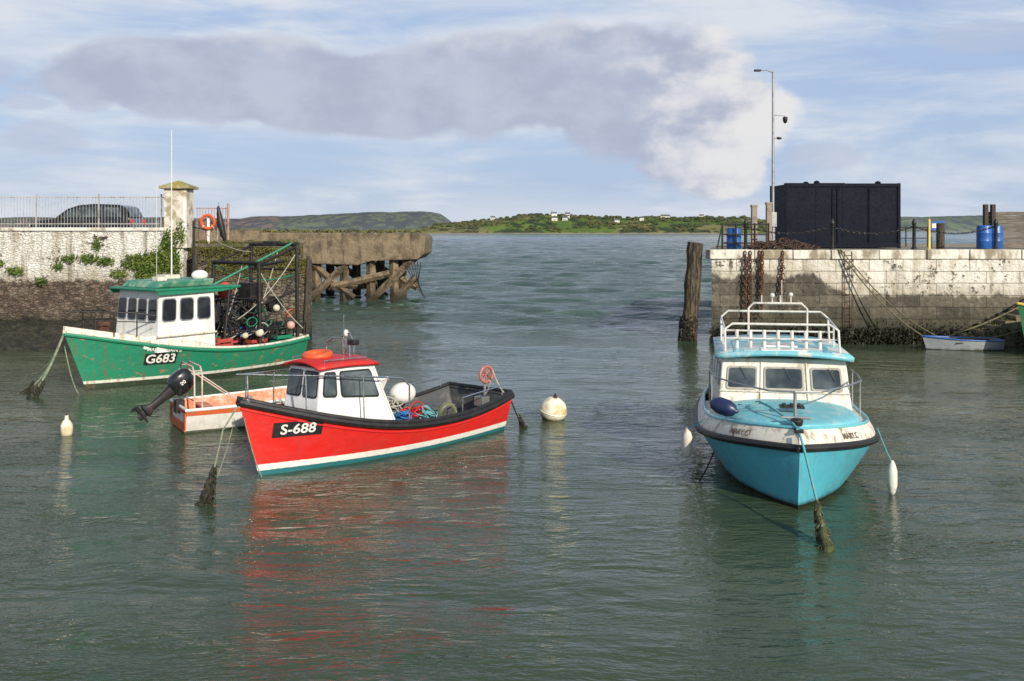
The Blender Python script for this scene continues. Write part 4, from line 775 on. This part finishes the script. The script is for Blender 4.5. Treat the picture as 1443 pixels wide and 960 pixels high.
# ------------------------------------------------------------------ buoys
def buoy(loc,r,sc=1):
    b=root('mooring_buoy',loc,0,math.radians(12),math.radians(8)); MB().ball((0,0,0),r,(1,1,sc),18).make('float',buoym,b,smooth=True); mb=MB(); mb.tube([(0,0,r*sc*.95),(0,0,r*sc+.03)],.05,10); mb.torus((0,0,r*sc+.05),.04,.012,(1,.4,0),14,6); mb.make('shackle',rust,b,smooth=True)
    MB().torus((0,0,-.01),r*1.002,.01,(0.05,0,1),28,6).make('seam',buoym,b,smooth=True)
buoy((.94,22.7,.2),.31)
b=root('mooring_buoy',(-9.35,20.9,.1)); MB().lathe([(.02,-.2),(.1,-.15),(.12,0),(.12,.12),(.08,.2),(.04,.24),(.035,.32)],n=16).make('float',buoym,b,smooth=True); MB().torus((0,0,.34),.03,.01,(1,0,0)).make('ring',rust,b)
# ------------------------------------------------------------------ HILLS
def terrain(name,y0,depth,pts,mat,nx=260,ny=26,rough=1.0):
    rows=[]
    for i in range(ny+1):
        k=i/ny; row=[]
        for j in range(nx+1):
            x=pts[0][0]+(pts[-1][0]-pts[0][0])*j/nx
            for a,b in zip(pts,pts[1:]):
                if a[0]<=x<=b[0]: z=a[1]+(b[1]-a[1])*(x-a[0])/(b[0]-a[0]); break
            f=math.sin(min(1,k*1.25)*math.pi/2)**.8
            z=z*f+noise.fractal(V((x*.008,k*3,y0)),.9,2,5)*rough*f*3
            row.append((x+noise.noise(V((k*4,x*.01,1)))*depth*.03,y0+depth*k+noise.noise(V((x*.01,3,1)))*depth*.06,max(-1,z) if k>0 else -1))
        rows.append(row)
    return MB().grid(rows).make(name,mat,None,smooth=True,auto=180)
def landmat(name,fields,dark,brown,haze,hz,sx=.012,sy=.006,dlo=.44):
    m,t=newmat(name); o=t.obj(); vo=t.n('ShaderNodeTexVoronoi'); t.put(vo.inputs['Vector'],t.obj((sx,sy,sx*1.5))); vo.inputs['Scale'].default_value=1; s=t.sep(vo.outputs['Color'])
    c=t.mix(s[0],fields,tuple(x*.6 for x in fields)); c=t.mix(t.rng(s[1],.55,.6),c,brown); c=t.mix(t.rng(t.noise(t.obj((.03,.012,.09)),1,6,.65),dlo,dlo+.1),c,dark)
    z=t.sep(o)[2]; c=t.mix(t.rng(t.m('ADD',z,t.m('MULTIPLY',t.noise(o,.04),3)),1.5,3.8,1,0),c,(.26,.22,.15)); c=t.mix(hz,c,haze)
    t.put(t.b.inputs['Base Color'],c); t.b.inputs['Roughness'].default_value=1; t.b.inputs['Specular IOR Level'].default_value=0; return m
def pxx(px,D): return (px-721.5)*D/1403
D=1300
near=[(pxx(a,D),(325-b)*D/1403+4.3) for a,b in((575,324),(600,314),(640,312),(690,306),(730,301),(760,299),(850,301),(900,302),(950,301),(1000,304),(1050,302),(1100,304),(1160,312),(1230,324))]
near=[(x,z-2) for x,z in near]
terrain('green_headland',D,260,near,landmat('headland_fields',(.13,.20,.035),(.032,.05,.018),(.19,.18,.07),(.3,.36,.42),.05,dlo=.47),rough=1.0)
D=2900
far=[(pxx(a,D),(325-b)*D/1403+4.3) for a,b in((-400,312),(0,304),(150,305),(300,306),(330,303),(400,301),(470,298),(520,296),(575,294),(605,297),(618,306),(632,319),(660,326))]
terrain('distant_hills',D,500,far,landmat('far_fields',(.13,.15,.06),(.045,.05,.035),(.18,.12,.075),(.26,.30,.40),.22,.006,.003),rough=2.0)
far=[(pxx(a,D),(325-b)*D/1403+4.3) for a,b in((1020,324),(1100,308),(1270,305),(1340,302),(1400,303),(1480,300),(1700,302),(2000,305))]
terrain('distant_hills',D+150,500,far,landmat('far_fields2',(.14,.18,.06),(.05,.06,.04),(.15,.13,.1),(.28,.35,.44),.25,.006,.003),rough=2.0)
mb=MB(); D=1300
def tree_clump(mb,x,y,z,r):
    n=7; vs=[]; 
    for i in range(5):
        ph=math.pi*(i+.3)/5.2
        for j in range(n):
            a=2*math.pi*j/n+i; rr=r*(1+random.uniform(-.35,.35)); vs.append((x+rr*math.sin(ph)*math.cos(a)*1.3,y+rr*math.sin(ph)*math.sin(a),z+rr*math.cos(ph)*.75))
    mb.add(vs,[(i*n+j,i*n+(j+1)%n,(i+1)*n+(j+1)%n,(i+1)*n+j) for i in range(4) for j in range(n)]+[tuple(range(n)),tuple(range(4*n,5*n))])
hl=bpy.data.objects['green_headland']; bpy.context.view_layer.update()
def ground(x,y):
    ok,loc,nr,ix=hl.ray_cast(V((x,y,500)),V((0,0,-1))); return loc.z if ok else None
cnt=0
while cnt<1000:
    x=random.uniform(near[0][0]+10,near[-1][0]-20); y=D+random.uniform(5,230)
    if noise.noise(V((x*.02,y*.03,5)))<.06 and not (random.random()<.06): continue
    z=ground(x,y)
    if z is None or z<1.5: cnt+=.2; continue
    r=random.uniform(1.3,3.2); tree_clump(mb,x,y,z+r*.3,r); cnt+=1
tm,t=newmat('far_foliage'); t.put(t.b.inputs['Base Color'],t.mix(t.rng(t.noise(t.obj(),.04,4),.35,.65),(.032,.05,.02),(.09,.09,.035))); t.b.inputs['Roughness'].default_value=1
mb.make('distant_trees',tm)
slate=P('slate',(.12,.12,.13))
for k in range(11):
    px=random.choice([800,823,860,905,935,985,1005,1030,790,700,1040])+random.uniform(-12,12); x=pxx(px,D+150); y=D+random.uniform(60,200); z=ground(x,y)
    if z is None: continue
    b=root('farmhouse',(x,y,z-.5),random.uniform(-.4,.4)); w=random.uniform(5,9); MB().box(-w/2,w/2,-2.5,2.5,0,4).make('walls',white,b); MB().prism([(-w/2-.3,-2.9,4),(-w/2-.3,2.9,4),(-w/2-.3,0,6.2)],(w+.6,0,0)).make('roof',slate,b)
    MB().box(-w/2+.4,-w/2+1.2,-.4,.4,5,7.2).make('chimney',concrete,b); mb=MB(); 
    for xx in(-w/4,w/4): mb.box(xx-.5,xx+.5,-2.53,-2.5,1.5,2.8)
    mb.box(-.45,.45,-2.53,-2.5,0,2.1); mb.make('openings',glassd,b)
# ------------------------------------------------------------------ WORLD
sun_dir=V((.47,-.80,.44)).normalized(); el=math.asin(sun_dir.z); az=math.atan2(sun_dir.x,sun_dir.y)
wd=bpy.data.worlds.new('World'); scn.world=wd; wd.use_nodes=True; t=T(wd.node_tree); bg=wd.node_tree.nodes['Background']
try: wd.cycles.sampling_method='MANUAL'; wd.cycles.sample_map_resolution=512
except Exception: pass
sky=t.n('ShaderNodeTexSky',sky_type='NISHITA'); sky.sun_disc=False; sky.sun_elevation=el; sky.sun_rotation=az; sky.dust_density=1.2; sky.ozone_density=1.5; sky.altitude=0
tc=t.n('ShaderNodeTexCoord'); d=tc.outputs['Generated']; s=t.sep(d)
A=t.m('ARCTAN2',s[0],s[1]); E=t.m('ARCSINE',s[2])
n_f=t.noise(t.comb(A,t.m('MULTIPLY',E,1.5),3),15,7,.55)
n_m=t.noise(t.comb(A,t.m('MULTIPLY',E,2.0),9),6,3,.5)
def ell(cx,cy,ra,re):
    a=t.m('DIVIDE',t.m('SUBTRACT',A,cx),ra); b=t.m('DIVIDE',t.m('SUBTRACT',E,cy),re)
    return t.m('SUBTRACT',1,t.m('SQRT',t.m('ADD',t.m('MULTIPLY',a,a),t.m('MULTIPLY',b,b))))
def mx(*a):
    f=a[0]
    for b in a[1:]: f=t.m('MAXIMUM',f,b)
    return f
f=mx(ell(-.27,.145,.19,.044),ell(-.14,.135,.20,.044),ell(-.02,.148,.13,.055),ell(.10,.150,.15,.066),ell(.15,.118,.13,.062),ell(.185,.090,.085,.060),ell(.20,.065,.06,.040))
f2=t.m('SUBTRACT',mx(ell(-.50,.145,.06,.02),ell(-.44,.085,.045,.02),ell(-.455,.115,.03,.008),ell(.44,.175,.06,.022),ell(.30,.07,.05,.02),ell(-.40,.115,.025,.008)),.12)
nz=t.m('ADD',t.m('MULTIPLY',t.m('SUBTRACT',n_f,.5),.85),t.m('MULTIPLY',t.m('SUBTRACT',n_m,.5),.5))
ff=t.m('ADD',f,nz); cm_=t.rng(ff,-.03,.19); cm2=t.m('MULTIPLY',t.rng(t.m('ADD',f2,nz),.0,.35),.5)
st=t.noise(t.comb(t.m('ADD',A,t.m('MULTIPLY',E,.8)),t.m('MULTIPLY',E,5),7),3.2,7,.6,.4)
veil=t.rng(st,.38,.62,.15,.92); veil=t.m('MAXIMUM',veil,t.rng(E,.0,.07,.75,.0))
vcol=t.mix(t.rng(t.noise(t.comb(A,t.m('MULTIPLY',E,4),1),5,5,.6),.4,.65),(8.2,8.6,9.2),(6.6,7.4,8.8))
base=t.mix(.7,sky.outputs[0],(4.4,6.1,9.5))
base=t.mix(veil,base,vcol)
lit=t.rng(t.m('ADD',A,t.m('MULTIPLY',t.m('SUBTRACT',n_f,.5),.45)),.11,.26)
topl=t.m('MULTIPLY',t.rng(t.m('ADD',E,t.m('MULTIPLY',t.m('SUBTRACT',n_f,.5),.12)),.17,.22),.45)
k=t.m('MAXIMUM',lit,topl)
ccol=t.mix(k,t.mix(t.rng(n_f,.35,.65),(4.6,5.1,6.6),(5.6,6.1,7.5)),(9.0,8.9,8.9))
base=t.mix(t.m('MULTIPLY',cm_,.92),base,ccol); base=t.mix(cm2,base,(5.6,6.1,7.6))
up=t.rng(E,.24,.65); base=t.mix(t.m('MULTIPLY',up,.85),base,t.mix(t.rng(n_m,.48,.64,0,.6),(2.4,3.1,4.4),(5.4,5.8,6.4)))
base=t.mix(t.rng(E,-.02,0,1,0),base,(2,2.4,2.2))
t.put(bg.inputs[0],base); bg.inputs[1].default_value=.090
sl=bpy.data.lights.new('sun','SUN'); sl.energy=5.0; sl.angle=math.radians(.5); sl.color=(1,.91,.77); so=bpy.data.objects.new('sun',sl); scn.collection.objects.link(so); so.rotation_euler=sun_dir.to_track_quat('Z','Y').to_euler(); so.location=(20,-30,30)
# ------------------------------------------------------------------ CAMERA
cd=bpy.data.cameras.new('camera'); co=bpy.data.objects.new('camera',cd); scn.collection.objects.link(co); co.location=(0,0,4.3); co.rotation_euler=(math.radians(90),0,0)
cd.lens=35; cd.sensor_width=36; cd.shift_y=-.1074; cd.clip_end=30000; cd.clip_start=.1; scn.camera=co
scn.view_settings.view_transform='Standard'; scn.view_settings.look='None'; scn.view_settings.exposure=0
